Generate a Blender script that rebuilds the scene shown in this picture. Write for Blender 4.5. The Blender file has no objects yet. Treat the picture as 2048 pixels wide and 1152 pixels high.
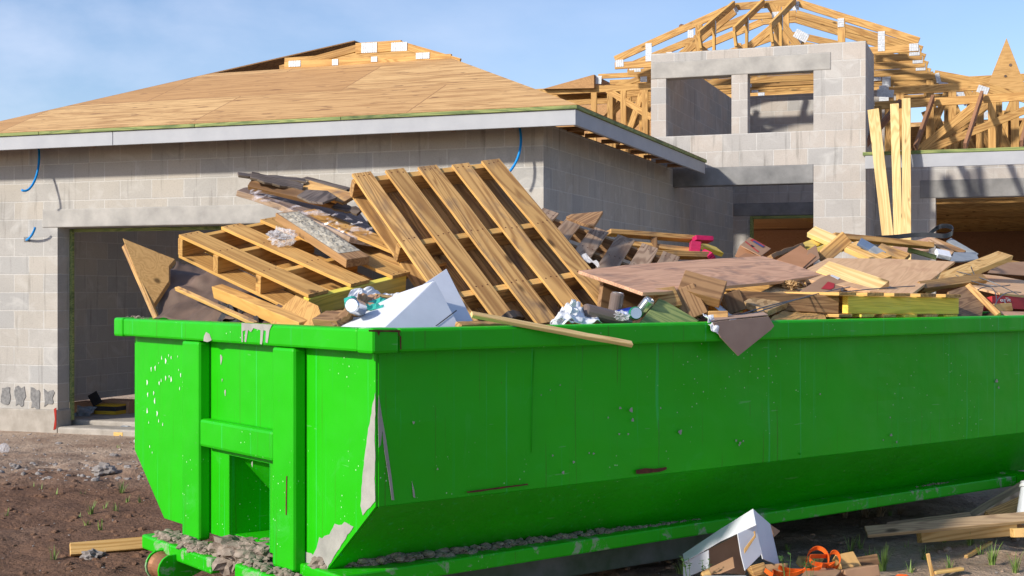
import bpy, bmesh, math, random
from mathutils import Vector, Matrix, noise
random.seed(7)
C = bpy.context.scene
COL = C.collection
rad = math.radians

# ------------------------------------------------------------------ camera
F = 2715.0                      # focal length in pixels of the 2048 px wide photograph
HY = 580.0                      # horizon row
CAM = Vector((0, 0, 1.5))
cam = bpy.data.cameras.new("camera"); camo = bpy.data.objects.new("camera", cam); COL.objects.link(camo)
cam.sensor_width = 36; cam.lens = 36 * F / 2048; cam.shift_y = (HY - 576) / 2048
cam.clip_start = 0.05; cam.clip_end = 3000
camo.location = CAM; camo.rotation_euler = (rad(90), 0, 0)
C.camera = camo

# ------------------------------------------------------------------ light
SUN_EL, SUN_AZ = 27.0, 36.0     # azimuth: direction to the sun = (-cos, -sin)
a = rad(SUN_AZ); e = rad(SUN_EL)
sdir = Vector((-math.cos(a) * math.cos(e), -math.sin(a) * math.cos(e), math.sin(e)))
sl = bpy.data.lights.new("sun", 'SUN'); so = bpy.data.objects.new("sun", sl); COL.objects.link(so)
sl.energy = 4.0; sl.angle = rad(3); sl.color = (1, .93, .81)
so.rotation_euler = sdir.to_track_quat('Z', 'Y').to_euler(); so.location = sdir * 50
w = bpy.data.worlds.new("World"); C.world = w; w.use_nodes = True
nt = w.node_tree; nt.nodes.clear()
def N(nt, t, **k):
    n = nt.nodes.new(t)
    for a_, v in k.items():
        if a_.startswith('i_'):
            n.inputs[int(a_[2:]) if a_[2:].isdigit() else a_[2:].replace('_', ' ')].default_value = v
        else: setattr(n, a_, v)
    return n
sky = N(nt, 'ShaderNodeTexSky', sky_type='NISHITA', sun_disc=False, sun_elevation=e, sun_rotation=math.atan2(sdir.x, sdir.y),
        air_density=1.0, dust_density=0.6, ozone_density=2.2, altitude=0)
tc = N(nt, 'ShaderNodeTexCoord'); mp = N(nt, 'ShaderNodeMapping'); mp.inputs['Scale'].default_value = (2.2, 2.2, 4.6)
mp.inputs['Location'].default_value = (3.1, .4, .3)
nz = N(nt, 'ShaderNodeTexNoise', i_Scale=2.2, i_Detail=7.0, i_Roughness=.55, i_Distortion=.3)
cr = N(nt, 'ShaderNodeValToRGB'); cr.color_ramp.elements[0].position = .45; cr.color_ramp.elements[1].position = .82
cr.color_ramp.elements[1].color = (.5, .5, .5, 1)
# more wisps towards the left of the view
sx = N(nt, 'ShaderNodeSeparateXYZ'); mr = N(nt, 'ShaderNodeMapRange'); mr.inputs[1].default_value = .12; mr.inputs[2].default_value = -.38
mr.inputs[3].default_value = .25; mr.inputs[4].default_value = 1.2
mm = N(nt, 'ShaderNodeMath', operation='MULTIPLY', use_clamp=True)
mx = N(nt, 'ShaderNodeMix', data_type='RGBA'); mx.inputs[7].default_value = (6.3, 6.6, 7.8, 1)
tint = N(nt, 'ShaderNodeMix', data_type='RGBA', blend_type='MULTIPLY'); tint.inputs[0].default_value = 1; tint.inputs[7].default_value = (.95, .95, 1.06, 1)
bg = N(nt, 'ShaderNodeBackground', i_Strength=.13); ow = N(nt, 'ShaderNodeOutputWorld')
L = nt.links.new
L(tc.outputs['Generated'], mp.inputs[0]); L(mp.outputs[0], nz.inputs['Vector']); L(nz.outputs[0], cr.inputs[0])
L(tc.outputs['Generated'], sx.inputs[0]); L(sx.outputs[0], mr.inputs[0]); L(cr.outputs[0], mm.inputs[0]); L(mr.outputs[0], mm.inputs[1])
L(sky.outputs[0], tint.inputs[6]); L(tint.outputs[2], mx.inputs[6]); L(mm.outputs[0], mx.inputs[0]); L(mx.outputs[2], bg.inputs[0]); L(bg.outputs[0], ow.inputs[0])
C.view_settings.view_transform = 'Standard'; C.view_settings.look = 'None'; C.view_settings.gamma = 1
C.view_settings.exposure = 0.33
C.cycles.max_bounces = 8; C.cycles.diffuse_bounces = 4

# ------------------------------------------------------------------ materials
def newmat(name):
    m = bpy.data.materials.new(name); m.use_nodes = True
    nt = m.node_tree; b = nt.nodes['Principled BSDF']
    return m, nt, b, nt.links.new
def ramp(nt, stops):
    r = N(nt, 'ShaderNodeValToRGB'); el = r.color_ramp.elements
    while len(el) < len(stops): el.new(.5)
    for k, (p, c) in enumerate(stops):
        el[k].position = p; el[k].color = c if len(c) == 4 else (*c, 1)
    return r
def mixc(nt, fac, a, b, mode='MIX'):
    m = N(nt, 'ShaderNodeMix', data_type='RGBA', blend_type=mode)
    for s, v in ((0, fac), (6, a), (7, b)):
        if hasattr(v, 'links') or isinstance(v, bpy.types.NodeSocket): nt.links.new(v, m.inputs[s])
        elif s == 0: m.inputs[s].default_value = v
        else: m.inputs[s].default_value = v if len(v) == 4 else (*v, 1)
    return m.outputs[2]
def coords(nt, scale, offset_random=True, space='Object'):
    tc = N(nt, 'ShaderNodeTexCoord'); mp = N(nt, 'ShaderNodeMapping'); mp.inputs['Scale'].default_value = scale
    if offset_random:
        oi = N(nt, 'ShaderNodeObjectInfo'); mu = N(nt, 'ShaderNodeVectorMath', operation='MULTIPLY_ADD')
        mu.inputs[1].default_value = (37, 53, 71)
        nt.links.new(oi.outputs['Random'], mu.inputs[0]); nt.links.new(tc.outputs[space], mu.inputs[2])
        nt.links.new(mu.outputs[0], mp.inputs[0])
    else: nt.links.new(tc.outputs[space], mp.inputs[0])
    return mp.outputs[0]
def bump(nt, b, h, strength=.3, dist=.01):
    bp = N(nt, 'ShaderNodeBump'); bp.inputs['Strength'].default_value = strength; bp.inputs['Distance'].default_value = dist
    nt.links.new(h, bp.inputs['Height']); nt.links.new(bp.outputs[0], b.inputs['Normal'])
def noise_(nt, vec, scale=5, detail=4, rough=.55, dist=0.0):
    n = N(nt, 'ShaderNodeTexNoise', i_Scale=scale, i_Detail=detail, i_Roughness=rough, i_Distortion=dist)
    nt.links.new(vec, n.inputs['Vector']); return n.outputs[0]
def thr(nt, v, lo, hi):
    m = N(nt, 'ShaderNodeMapRange', clamp=True); nt.links.new(v, m.inputs[0]); m.inputs[1].default_value = lo; m.inputs[2].default_value = hi
    return m.outputs[0]
def mul(nt, a, b, op='MULTIPLY'):
    m = N(nt, 'ShaderNodeMath', operation=op, use_clamp=True)
    for s, v in ((0, a), (1, b)):
        if isinstance(v, (int, float)): m.inputs[s].default_value = v
        else: nt.links.new(v, m.inputs[s])
    return m.outputs[0]

def wood(name, light, dark, stain=(.05, .04, .035), stain_amt=.5, knots=True, rough=.72, vary=.25, ring=.5):
    m, nt, b, L = newmat(name)
    v = coords(nt, (1.3, 42, 42)); g = noise_(nt, v, 2.2, 7, .7, .6)
    v2 = coords(nt, (.55, 7, 7)); wv = noise_(nt, v2, 1.0, 2, .5, .6)
    sn = N(nt, 'ShaderNodeMath', operation='SINE'); ml = N(nt, 'ShaderNodeMath', operation='MULTIPLY'); ml.inputs[1].default_value = 95
    L(wv, ml.inputs[0]); L(ml.outputs[0], sn.inputs[0]); rg = thr(nt, sn.outputs[0], -1, 1)
    gg = mixc(nt, ring, g, rg)
    r = ramp(nt, [(.22, dark), (.60, light)]); L(gg, r.inputs[0]); col = r.outputs[0]
    v3 = coords(nt, (1.3, 3.2, 3.2)); st = noise_(nt, v3, 2.3, 5, .6, .5)
    col = mixc(nt, mul(nt, thr(nt, st, .52, .72), stain_amt), col, stain)
    if knots:
        v4 = coords(nt, (1.5, 3.6, 3.6)); vo = N(nt, 'ShaderNodeTexVoronoi', i_Scale=2.0); L(v4, vo.inputs['Vector'])
        kn = thr(nt, vo.outputs['Distance'], .14, .06); col = mixc(nt, mul(nt, kn, .9), col, tuple(c * .25 for c in dark))
    tn = N(nt, 'ShaderNodeTexCoord'); sn_ = N(nt, 'ShaderNodeSeparateXYZ'); L(tn.outputs['Normal'], sn_.inputs[0]); ab = N(nt, 'ShaderNodeMath', operation='ABSOLUTE'); L(sn_.outputs[1], ab.inputs[0])
    col = mixc(nt, mul(nt, thr(nt, ab.outputs[0], .6, .9), .55), col, (min(.8, light[0] * 1.25), light[1] * 1.25, light[2] * 1.0))   # fresher sawn edges
    oi = N(nt, 'ShaderNodeObjectInfo'); hs = N(nt, 'ShaderNodeHueSaturation'); mr = N(nt, 'ShaderNodeMapRange')
    mr.inputs[3].default_value = 1 - vary; mr.inputs[4].default_value = 1 + vary * .7
    L(oi.outputs['Random'], mr.inputs[0]); L(mr.outputs[0], hs.inputs['Value']); L(col, hs.inputs['Color'])
    L(hs.outputs[0], b.inputs['Base Color']); b.inputs['Roughness'].default_value = rough; b.inputs['Specular IOR Level'].default_value = .3
    bump(nt, b, g, .35, .004)
    return m
def plain(name, c, c2=None, scale=6, rough=.6, metal=0, bmp=.15, spec=.4, bs=30):
    m, nt, b, L = newmat(name)
    v = coords(nt, (1, 1, 1)); n = noise_(nt, v, scale, 5, .6)
    c2 = c2 or tuple(x * .72 for x in c)
    r = ramp(nt, [(.3, c2), (.65, c)]); L(n, r.inputs[0]); L(r.outputs[0], b.inputs['Base Color'])
    b.inputs['Roughness'].default_value = rough; b.inputs['Metallic'].default_value = metal; b.inputs['Specular IOR Level'].default_value = spec
    if bmp: bump(nt, b, noise_(nt, v, bs, 4), bmp, .006)
    return m
M = {}
M['pine'] = wood('fresh_pine', (.70, .44, .17), (.50, .27, .08), (.35, .17, .06), .35, vary=.12)
M['pine_pale'] = wood('pale_pine', (.78, .56, .26), (.62, .40, .16), (.45, .26, .10), .25, vary=.08)
M['truss'] = wood('truss_pine', (.57, .335, .115), (.37, .19, .058), (.30, .14, .05), .4, vary=.22)
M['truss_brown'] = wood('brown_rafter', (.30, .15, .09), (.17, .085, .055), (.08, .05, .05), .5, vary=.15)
M['pallet'] = wood('pallet_wood', (.58, .34, .125), (.33, .17, .06), (.105, .085, .08), .8, vary=.2)
M['pallet_clean'] = wood('pallet_clean', (.58, .33, .105), (.38, .19, .055), (.28, .15, .06), .3, vary=.12, ring=.35)
M['pallet_dark'] = wood('pallet_back', (.26, .15, .07), (.17, .09, .04), (.08, .06, .04), .4, vary=.2)
M['grey'] = wood('weathered_wood', (.50, .335, .215), (.29, .175, .105), (.16, .125, .10), .6, vary=.22)
M['dark'] = wood('dark_weathered_wood', (.16, .125, .105), (.075, .055, .045), (.035, .03, .03), .6, vary=.2)
M['brown'] = wood('brown_wood', (.34, .195, .095), (.19, .10, .048), (.07, .045, .03), .55, vary=.3)
M['yellow'] = wood('yellow_stained_wood', (.90, .62, .10), (.68, .46, .07), (.62, .50, .26), .35, vary=.08)
M['green_wood'] = wood('treated_green_wood', (.30, .34, .12), (.14, .20, .07), (.04, .07, .03), .7, vary=.15, knots=False)
M['magenta_wood'] = plain('magenta_paint_wood', (.55, .01, .10), (.28, .01, .06), 9)
M['blue_wood'] = plain('slate_painted_wood', (.13, .19, .30), (.10, .14, .22), 9)
M['grey_board'] = plain('grey_board', (.34, .36, .38), (.22, .24, .26), 9)
M['ply'] = wood('plywood_tan', (.74, .46, .25), (.60, .35, .18), (.42, .18, .10), .35, knots=False, vary=.06, ring=.28)
M['ply_orange'] = wood('plywood_orange', (.54, .32, .12), (.38, .21, .07), (.2, .1, .04), .3, knots=True, vary=.08, ring=.22)
M['ply_pink'] = wood('plywood_pink', (.68, .39, .24), (.46, .24, .145), (.09, .065, .065), .7, knots=False, vary=.05, ring=.3)
def osb():
    m, nt, b, L = newmat('osb'); v = coords(nt, (6, 22, 22)); vo = N(nt, 'ShaderNodeTexVoronoi', i_Scale=3.0); L(v, vo.inputs['Vector'])
    r = ramp(nt, [(.0, (.28, .16, .06)), (1, (.58, .38, .18))]); sp = N(nt, 'ShaderNodeSeparateColor'); L(vo.outputs['Color'], sp.inputs[0]); L(sp.outputs[0], r.inputs[0])
    L(r.outputs[0], b.inputs['Base Color']); b.inputs['Roughness'].default_value = .8; bump(nt, b, sp.outputs[0], .5, .01); return m
M['truss_dim'] = wood('dusty_tan_board', (.40, .28, .17), (.27, .18, .11), (.16, .12, .09), .4, vary=.15)
M['osb'] = osb()
M['card'] = plain('cardboard', (.42, .25, .15), (.34, .19, .11), 4, .8, bmp=.1, spec=.2)
M['card_dark'] = plain('dusty_cardboard', (.46, .32, .24), (.36, .24, .18), 5, .85, bmp=.1, spec=.2)
M['card_orange'] = plain('orange_cardboard', (.45, .22, .11), (.38, .18, .085), 4, .8, bmp=.1, spec=.2)
M['white'] = plain('white_card', (.72, .74, .80), (.62, .64, .70), 5, .7, bmp=.06)
M['white_paper'] = plain('white_paper', (.75, .76, .78), (.6, .6, .62), 9, .7, bmp=.1)
M['red'] = plain('red_card', (.50, .02, .02), (.38, .015, .015), 5, .6, bmp=0)
M['navy'] = plain('navy_ink', (.05, .07, .2), None, 5, .6, bmp=0)
M['orange'] = plain('orange_webbing', (.85, .14, .01), (.65, .09, .01), 20, .7)
M['black_strap'] = plain('black_steel_strap', (.03, .035, .045), None, 20, .25, .5, 0)
M['wire'] = plain('grey_wire', (.16, .17, .19), None, 20, .4, .6, 0)
M['tar'] = plain('tar_paper', (.17, .11, .08), (.07, .048, .038), 3, .7, bmp=.35, bs=14)
M['film_board'] = wood('filmed_board', (.36, .25, .19), (.20, .13, .10), (.5, .47, .5), .5, knots=False)
M['blue_tube'] = plain('blue_conduit', (.0, .30, .78), (0, .22, .62), 5, .45, bmp=0)
M['mesh_metal'] = plain('galvanised_plate', (.62, .64, .67), (.42, .44, .47), 40, .5, .15, .4, bs=90)
M['alu'] = plain('aluminium', (.7, .72, .75), None, 5, .25, .9, 0)
M['can_green'] = plain('can_green', (.02, .3, .12), None, 5, .3, .3, 0)
M['can_blue'] = plain('can_blue', (.01, .04, .3), None, 5, .3, .3, 0)
M['can_red'] = plain('can_red', (.4, .03, .02), None, 5, .3, .3, 0)
M['rust'] = plain('rust', (.13, .035, .015), (.06, .015, .01), 30, .85)
M['rubber_brown'] = plain('rusty_roller', (.34, .16, .075), (.16, .06, .03), 9, .6, .3)
M['fascia'] = plain('primed_fascia', (.42, .43, .455), (.36, .37, .40), 3, .7, bmp=.05)
M['conc'] = plain('precast_concrete', (.45, .43, .40), (.29, .28, .265), 3.2, .85, bmp=.3, bs=40)
M['conc_dark'] = plain('dark_concrete', (.30, .295, .29), (.15, .15, .15), 2.2, .8, bmp=.3)  # darker grey for the lower, rear and wing lintels
M['slab'] = plain('slab_concrete', (.42, .38, .33), (.28, .25, .21), 5, .85, bmp=.4)
M['mortar_patch'] = plain('dark_mortar', (.25, .245, .24), (.13, .13, .13), 34, .9, bmp=.6)
M['cement'] = plain('cement_spill', (.38, .37, .33), (.27, .265, .24), 10, .85, bmp=.3)
M['splat'] = plain('pale_splatter', (.72, .78, .70), None, 10, .8, bmp=0)
M['dirt'] = plain('dry_cement_dirt', (.34, .28, .23), (.16, .125, .10), 30, .95, bmp=1.0, spec=.1, bs=26)
M['rock'] = plain('grey_rock', (.34, .31, .29), (.16, .14, .13), 9, .9, bmp=.8)
M['yellow_card'] = plain('yellow_carton', (.62, .38, .02), None, 5, .6, bmp=0)
M['black_card'] = plain('black_carton', (.03, .03, .035), None, 5, .6, bmp=0)
M['green_paint'] = plain('green_tarp', (.02, .22, .12), None, 5, .6, bmp=.1)
M['teal'] = plain('teal_print', (.05, .5, .4), None, 5, .6, bmp=0)
def plastic():
    m, nt, b, L = newmat('clear_plastic'); b.inputs['Base Color'].default_value = (.85, .85, .88, 1); b.inputs['Roughness'].default_value = .18
    b.inputs['Alpha'].default_value = .3; return m
M['plastic'] = plastic()
def wrapm():
    m, nt, b, L = newmat('stretch_film'); v = coords(nt, (1.2, 14, 14)); n = noise_(nt, v, 3, 5)
    L(mul(nt, thr(nt, n, .50, .75), .75), b.inputs['Alpha']); b.inputs['Base Color'].default_value = (.62, .58, .62, 1); b.inputs['Roughness'].default_value = .2
    return m
M['film'] = wrapm()
M['bag'] = plain('white_bag', (.82, .83, .86), (.72, .73, .76), 5, .35, bmp=.1)
M['bottle'] = plain('dusty_bottle', (.20, .15, .13), (.12, .09, .08), 5, .3, bmp=0)

def block_mat(name, bw, bh, c1, c2, mort, zoff=0.0):
    m, nt, b, L = newmat(name); tc = N(nt, 'ShaderNodeTexCoord'); mp = N(nt, 'ShaderNodeMapping'); L(tc.outputs['UV'], mp.inputs[0])
    mp.inputs['Location'].default_value = (0, zoff, 0)
    wob = noise_(nt, mp.outputs[0], 9, 3)
    wv = N(nt, 'ShaderNodeVectorMath', operation='MULTIPLY_ADD'); wv.inputs[1].default_value = (.010, .010, 0)
    cmb = N(nt, 'ShaderNodeCombineXYZ'); L(wob, cmb.inputs[0]); wob2 = noise_(nt, mp.outputs[0], 7, 3); L(wob2, cmb.inputs[1]); L(cmb.outputs[0], wv.inputs[0]); L(mp.outputs[0], wv.inputs[2])
    br = N(nt, 'ShaderNodeTexBrick', offset=.5); L(wv.outputs[0], br.inputs['Vector'])
    for k, v in (('Scale', 1), ('Mortar Size', .007), ('Mortar Smooth', .35), ('Bias', 0), ('Brick Width', bw), ('Row Height', bh)): br.inputs[k].default_value = v
    br.inputs['Color1'].default_value = (*c1, 1); br.inputs['Color2'].default_value = (*c2, 1); br.inputs['Mortar'].default_value = (*mort, 1)
    n1 = noise_(nt, mp.outputs[0], 1.3, 6, .6); col = mixc(nt, mul(nt, thr(nt, n1, .42, .72), .28), br.outputs['Color'], tuple(x * .55 for x in c2))
    n2 = noise_(nt, mp.outputs[0], 60, 3); col = mixc(nt, mul(nt, thr(nt, n2, .45, .7), .22), col, tuple(x * .5 for x in c1))
    n4 = noise_(nt, mp.outputs[0], 3.1, 4, .6, 1); col = mixc(nt, mul(nt, thr(nt, n4, .52, .70), .6), col, mort)
    tc2 = N(nt, 'ShaderNodeMapping'); tc2.inputs['Scale'].default_value = (9, .7, 1); L(tc.outputs['UV'], tc2.inputs[0])
    n3 = noise_(nt, tc2.outputs[0], 1.5, 4, .6); col = mixc(nt, mul(nt, thr(nt, n3, .57, .72), .42), col, (.10, .095, .08))
    L(col, b.inputs['Base Color']); b.inputs['Roughness'].default_value = .92; b.inputs['Specular IOR Level'].default_value = .15
    hh = mixc(nt, .25, br.outputs['Fac'], n2); iv = N(nt, 'ShaderNodeInvert'); L(hh, iv.inputs['Color']); bump(nt, b, iv.outputs[0], .55, .006)
    return m
M['block'] = block_mat('concrete_block', .4064, .2032, (.47, .43, .375), (.39, .385, .375), (.535, .52, .49), .148)
M['block_tower'] = block_mat('concrete_block_tower', .44, .222, (.51, .455, .405), (.42, .41, .40), (.56, .545, .52), .0)
def deck_mat():
    m, nt, b, L = newmat('roof_plywood'); tc = N(nt, 'ShaderNodeTexCoord'); br = N(nt, 'ShaderNodeTexBrick', offset=.5); L(tc.outputs['UV'], br.inputs['Vector'])
    for k, v in (('Scale', 1), ('Mortar Size', .007), ('Mortar Smooth', .1), ('Bias', 0), ('Brick Width', 2.44), ('Row Height', 1.08)): br.inputs[k].default_value = v
    br.inputs['Color1'].default_value = (.66, .42, .185, 1); br.inputs['Color2'].default_value = (.50, .275, .11, 1); br.inputs['Mortar'].default_value = (.25, .12, .05, 1)
    mp = N(nt, 'ShaderNodeMapping'); mp.inputs['Scale'].default_value = (.8, 11, 1); L(tc.outputs['UV'], mp.inputs[0])
    g = noise_(nt, mp.outputs[0], 1.6, 7, .65, 1.2); col = mixc(nt, mul(nt, thr(nt, g, .45, .58), .9), br.outputs['Color'], (.38, .20, .075))
    mp2 = N(nt, 'ShaderNodeMapping'); mp2.inputs['Scale'].default_value = (2.2, 9, 1); L(tc.outputs['UV'], mp2.inputs[0])
    k = noise_(nt, mp2.outputs[0], 1.7, 3, .5); col = mixc(nt, mul(nt, thr(nt, k, .63, .70), .8), col, (.16, .07, .03))
    L(col, b.inputs['Base Color']); b.inputs['Roughness'].default_value = .75; bump(nt, b, g, .2, .004); return m
M['deck'] = deck_mat()
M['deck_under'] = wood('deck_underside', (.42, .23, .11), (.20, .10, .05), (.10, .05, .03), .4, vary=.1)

def green_paint(name, base, worn=.5):
    m, nt, b, L = newmat(name); tc = N(nt, 'ShaderNodeTexCoord')
    O = tc.outputs['Object']
    n = noise_(nt, O, 1.1, 4, .6); col = mixc(nt, thr(nt, n, .35, .7), base, tuple(x * .84 for x in base))
    # drips and rain streaks running down
    mp = N(nt, 'ShaderNodeMapping'); mp.inputs['Scale'].default_value = (38, 38, .4); L(O, mp.inputs[0])
    s = noise_(nt, mp.outputs[0], 1.2, 3, .5); col = mixc(nt, mul(nt, thr(nt, s, .64, .70), .30), col, (.05, .56, .20))
    s2 = noise_(nt, mp.outputs[0], 2.3, 3, .5); col = mixc(nt, mul(nt, thr(nt, s2, .66, .70), .45), col, (.05, .11, .008))
    # chalky scuffs
    sc = noise_(nt, O, 3.5, 9, .72, 1.4); col = mixc(nt, mul(nt, thr(nt, sc, .60, .74), .18 * worn), col, (.20, .60, .28))
    # long fine scratches
    mp3 = N(nt, 'ShaderNodeMapping'); mp3.inputs['Scale'].default_value = (3, 3, 30); mp3.inputs['Rotation'].default_value = (.5, .9, .3); L(O, mp3.inputs[0])
    s3 = noise_(nt, mp3.outputs[0], 2.0, 2, .5); col = mixc(nt, mul(nt, thr(nt, s3, .735, .75), .5 * worn), col, (.25, .5, .25))
    # chips to rust, and small pale specks
    ch = noise_(nt, O, 13, 6, .62, .8); chips = thr(nt, ch, .735, .75); col = mixc(nt, chips, col, (.10, .03, .015))
    vo = N(nt, 'ShaderNodeTexVoronoi', i_Scale=34.0); L(O, vo.inputs['Vector']); gate = noise_(nt, O, 2.2, 2)
    col = mixc(nt, mul(nt, mul(nt, thr(nt, vo.outputs['Distance'], .12, .07), thr(nt, gate, .56, .62)), .8), col, (.55, .72, .5))
    L(col, b.inputs['Base Color'])
    rr = mixc(nt, thr(nt, sc, .4, .7), (.34,) * 3, (.55,) * 3); L(rr, b.inputs['Roughness']); b.inputs['Specular IOR Level'].default_value = .2
    bump(nt, b, noise_(nt, O, 1.7, 3), .35, .06)
    return m
GREEN = (.018, .46, .004)
M['green'] = green_paint('green_enamel', GREEN)
def green_worn():
    m = green_paint('green_enamel_worn', GREEN, 1.0); nt = m.node_tree; b = nt.nodes['Principled BSDF']
    src = b.inputs['Base Color'].links[0].from_socket; tc = N(nt, 'ShaderNodeTexCoord')
    n = noise_(nt, tc.outputs['Object'], 8, 7, .7, .6); c = mixc(nt, mul(nt, thr(nt, n, .56, .63), .7), src, (.36, .36, .30))
    nt.links.new(c, b.inputs['Base Color']); return m
M['green_worn'] = green_worn()
M['skid'] = plain('cement_smeared_steel', (.17, .18, .17), (.06, .10, .05), 5, .8)

def soil():
    m, nt, b, L = newmat('bare_soil'); tc = N(nt, 'ShaderNodeTexCoord'); O = tc.outputs['Object']
    n = noise_(nt, O, 1.3, 8, .65, .4); n2 = noise_(nt, O, 26, 5, .6); n3 = noise_(nt, O, .45, 4, .6)
    dark = mixc(nt, n2, (.135, .073, .045), (.215, .125, .082)); sand = mixc(nt, n2, (.37, .27, .195), (.54, .42, .32))
    sp = N(nt, 'ShaderNodeSeparateXYZ'); L(O, sp.inputs[0])
    # sandy fill to the right and a gravelly strip along the slab: real changes of soil
    fx = thr(nt, sp.outputs[0], -1.2, 1.2)
    fy = thr(nt, sp.outputs[1], 10.3, 12.2)
    add = mul(nt, fx, fy, 'MAXIMUM'); wob = mul(nt, add, thr(nt, n, .2, .62))
    dd = N(nt, 'ShaderNodeMath', operation='ADD', use_clamp=True); L(wob, dd.inputs[0]); L(mul(nt, thr(nt, n3, .56, .7), .25), dd.inputs[1])
    col = mixc(nt, dd.outputs[0], dark, sand)
    vo = N(nt, 'ShaderNodeTexVoronoi', i_Scale=55.0); L(O, vo.inputs['Vector']); peb = mul(nt, thr(nt, vo.outputs['Distance'], .22, .12), thr(nt, n, .5, .62))
    col = mixc(nt, mul(nt, peb, .6), col, (.42, .36, .32))
    L(col, b.inputs['Base Color']); b.inputs['Roughness'].default_value = .95; b.inputs['Specular IOR Level'].default_value = .12
    h = mixc(nt, .5, n2, noise_(nt, O, 9, 7, .7)); bump(nt, b, h, 1.0, .045); return m
M['soil'] = soil()
def grassm():
    m, nt, b, L = newmat('grass_blade'); v = coords(nt, (1, 1, 1)); n = noise_(nt, v, 9, 2)
    r = ramp(nt, [(.3, (.10, .19, .03)), (.7, (.22, .32, .07))]); L(n, r.inputs[0]); L(r.outputs[0], b.inputs['Base Color']); b.inputs['Roughness'].default_value = .6; return m
M['grass'] = grassm(); M['dry'] = plain('dry_grass', (.34, .26, .15), (.2, .14, .08), 9)

# ------------------------------------------------------------------ geometry helpers
def ray(px, py): return Vector(((px - 1024) / F, 1.0, -(py - HY) / F))
def P3(px, py, d): return CAM + ray(px, py) * d
def wm(o):
    return (wm(o.parent) @ o.matrix_parent_inverse @ o.matrix_basis) if o.parent else o.matrix_basis.copy()
def adopt(o, parent):
    o.parent = parent; o.matrix_parent_inverse = wm(parent).inverted()
class MB:
    def __init__(s): s.v = []; s.f = []; s.uv = []; s.mi = []
    def quad(s, pts, uvs=None, mi=0):
        k = len(s.v); s.v += [tuple(p) for p in pts]; s.f.append(tuple(range(k, k + len(pts)))); s.uv.append(uvs); s.mi.append(mi)
    def box(s, o, ax, ay, az, mi=0, uvf=None):
        """box from corner o spanned by three vectors (right-handed)"""
        o = Vector(o); c = [o, o + ax, o + ax + ay, o + ay, o + az, o + ax + az, o + ax + ay + az, o + ay + az]
        k = len(s.v); s.v += [tuple(p) for p in c]
        F_ = [(0, 3, 2, 1), (4, 5, 6, 7), (0, 1, 5, 4), (1, 2, 6, 5), (2, 3, 7, 6), (3, 0, 4, 7)]
        if ax.cross(ay).dot(az) < 0: F_ = [tuple(reversed(f)) for f in F_]
        for f in F_:
            s.f.append(tuple(k + i for i in f)); s.mi.append(mi); s.uv.append([uvf(c[i]) for i in f] if uvf else None)
    def cbox(s, c, x, y, z, lx, ly, lz, mi=0):
        s.box(Vector(c) - x * lx / 2 - y * ly / 2 - z * lz / 2, x * lx, y * ly, z * lz, mi)
    def tube(s, pts, r, n=8, cap=True, mi=0):
        pts = [Vector(p) for p in pts]; rings = []; up = Vector((0, 0, 1))
        for i, p in enumerate(pts):
            t = (pts[min(i + 1, len(pts) - 1)] - pts[max(i - 1, 0)]).normalized()
            a = t.cross(up if abs(t.z) < .95 else Vector((1, 0, 0))).normalized(); b = a.cross(t)
            rr = r[i] if isinstance(r, (list, tuple)) else r
            k = len(s.v); rings.append(k)
            for j in range(n): th = 2 * math.pi * j / n; s.v.append(tuple(p + (a * math.cos(th) + b * math.sin(th)) * rr))
        for i in range(len(pts) - 1):
            for j in range(n): s.f.append((rings[i] + j, rings[i] + (j + 1) % n, rings[i + 1] + (j + 1) % n, rings[i + 1] + j)); s.uv.append(None); s.mi.append(mi)
        if cap:
            s.f.append(tuple(rings[0] + j for j in reversed(range(n)))); s.f.append(tuple(rings[-1] + j for j in range(n))); s.uv += [None] * 2; s.mi += [mi] * 2
    def prism(s, pts, h, mi=0):
        """closed polygon extruded by vector h"""
        k = len(s.v); n = len(pts); s.v += [tuple(p) for p in pts] + [tuple(Vector(p) + h) for p in pts]
        s.f.append(tuple(range(k, k + n))); s.f.append(tuple(k + n + i for i in reversed(range(n)))); s.uv += [None] * 2; s.mi += [mi] * 2
        for i in range(n): j = (i + 1) % n; s.f.append((k + j, k + i, k + n + i, k + n + j)); s.uv.append(None); s.mi.append(mi)
    def build(s, name, mats, parent=None, matrix=None, bevel=0, smooth=False, fix=True):
        me = bpy.data.meshes.new(name); me.from_pydata(s.v, [], s.f)
        if not isinstance(mats, (list, tuple)): mats = [mats]
        for m in mats: me.materials.append(m)
        for p, mi in zip(me.polygons, s.mi): p.material_index = mi; p.use_smooth = smooth
        if any(u is not None for u in s.uv):
            ul = me.uv_layers.new(name='UVMap')
            for p, u in zip(me.polygons, s.uv):
                if u:
                    for li, c in zip(p.loop_indices, u): ul.data[li].uv = c
        if fix:
            bm = bmesh.new(); bm.from_mesh(me); bmesh.ops.recalc_face_normals(bm, faces=bm.faces); bm.to_mesh(me); bm.free()
        o = bpy.data.objects.new(name, me); COL.objects.link(o)
        if matrix is not None: o.matrix_basis = matrix
        if parent is not None: adopt(o, parent)
        if bevel:
            b = o.modifiers.new('bevel', 'BEVEL'); b.width = bevel; b.segments = 2; b.limit_method = 'ANGLE'; b.angle_limit = rad(40)
        return o
def tag(o, label=None, cat=None, group=None, kind=None):
    if label: o['label'] = label
    if cat: o['category'] = cat
    if group: o['group'] = group
    if kind: o['kind'] = kind
    return o
def empty(name, loc=(0, 0, 0), label=None, cat=None, group=None, matrix=None):
    o = bpy.data.objects.new(name, None); COL.objects.link(o); o.empty_display_size = .1
    if matrix is not None: o.matrix_basis = matrix
    else: o.location = loc
    return tag(o, label, cat, group)
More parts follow.
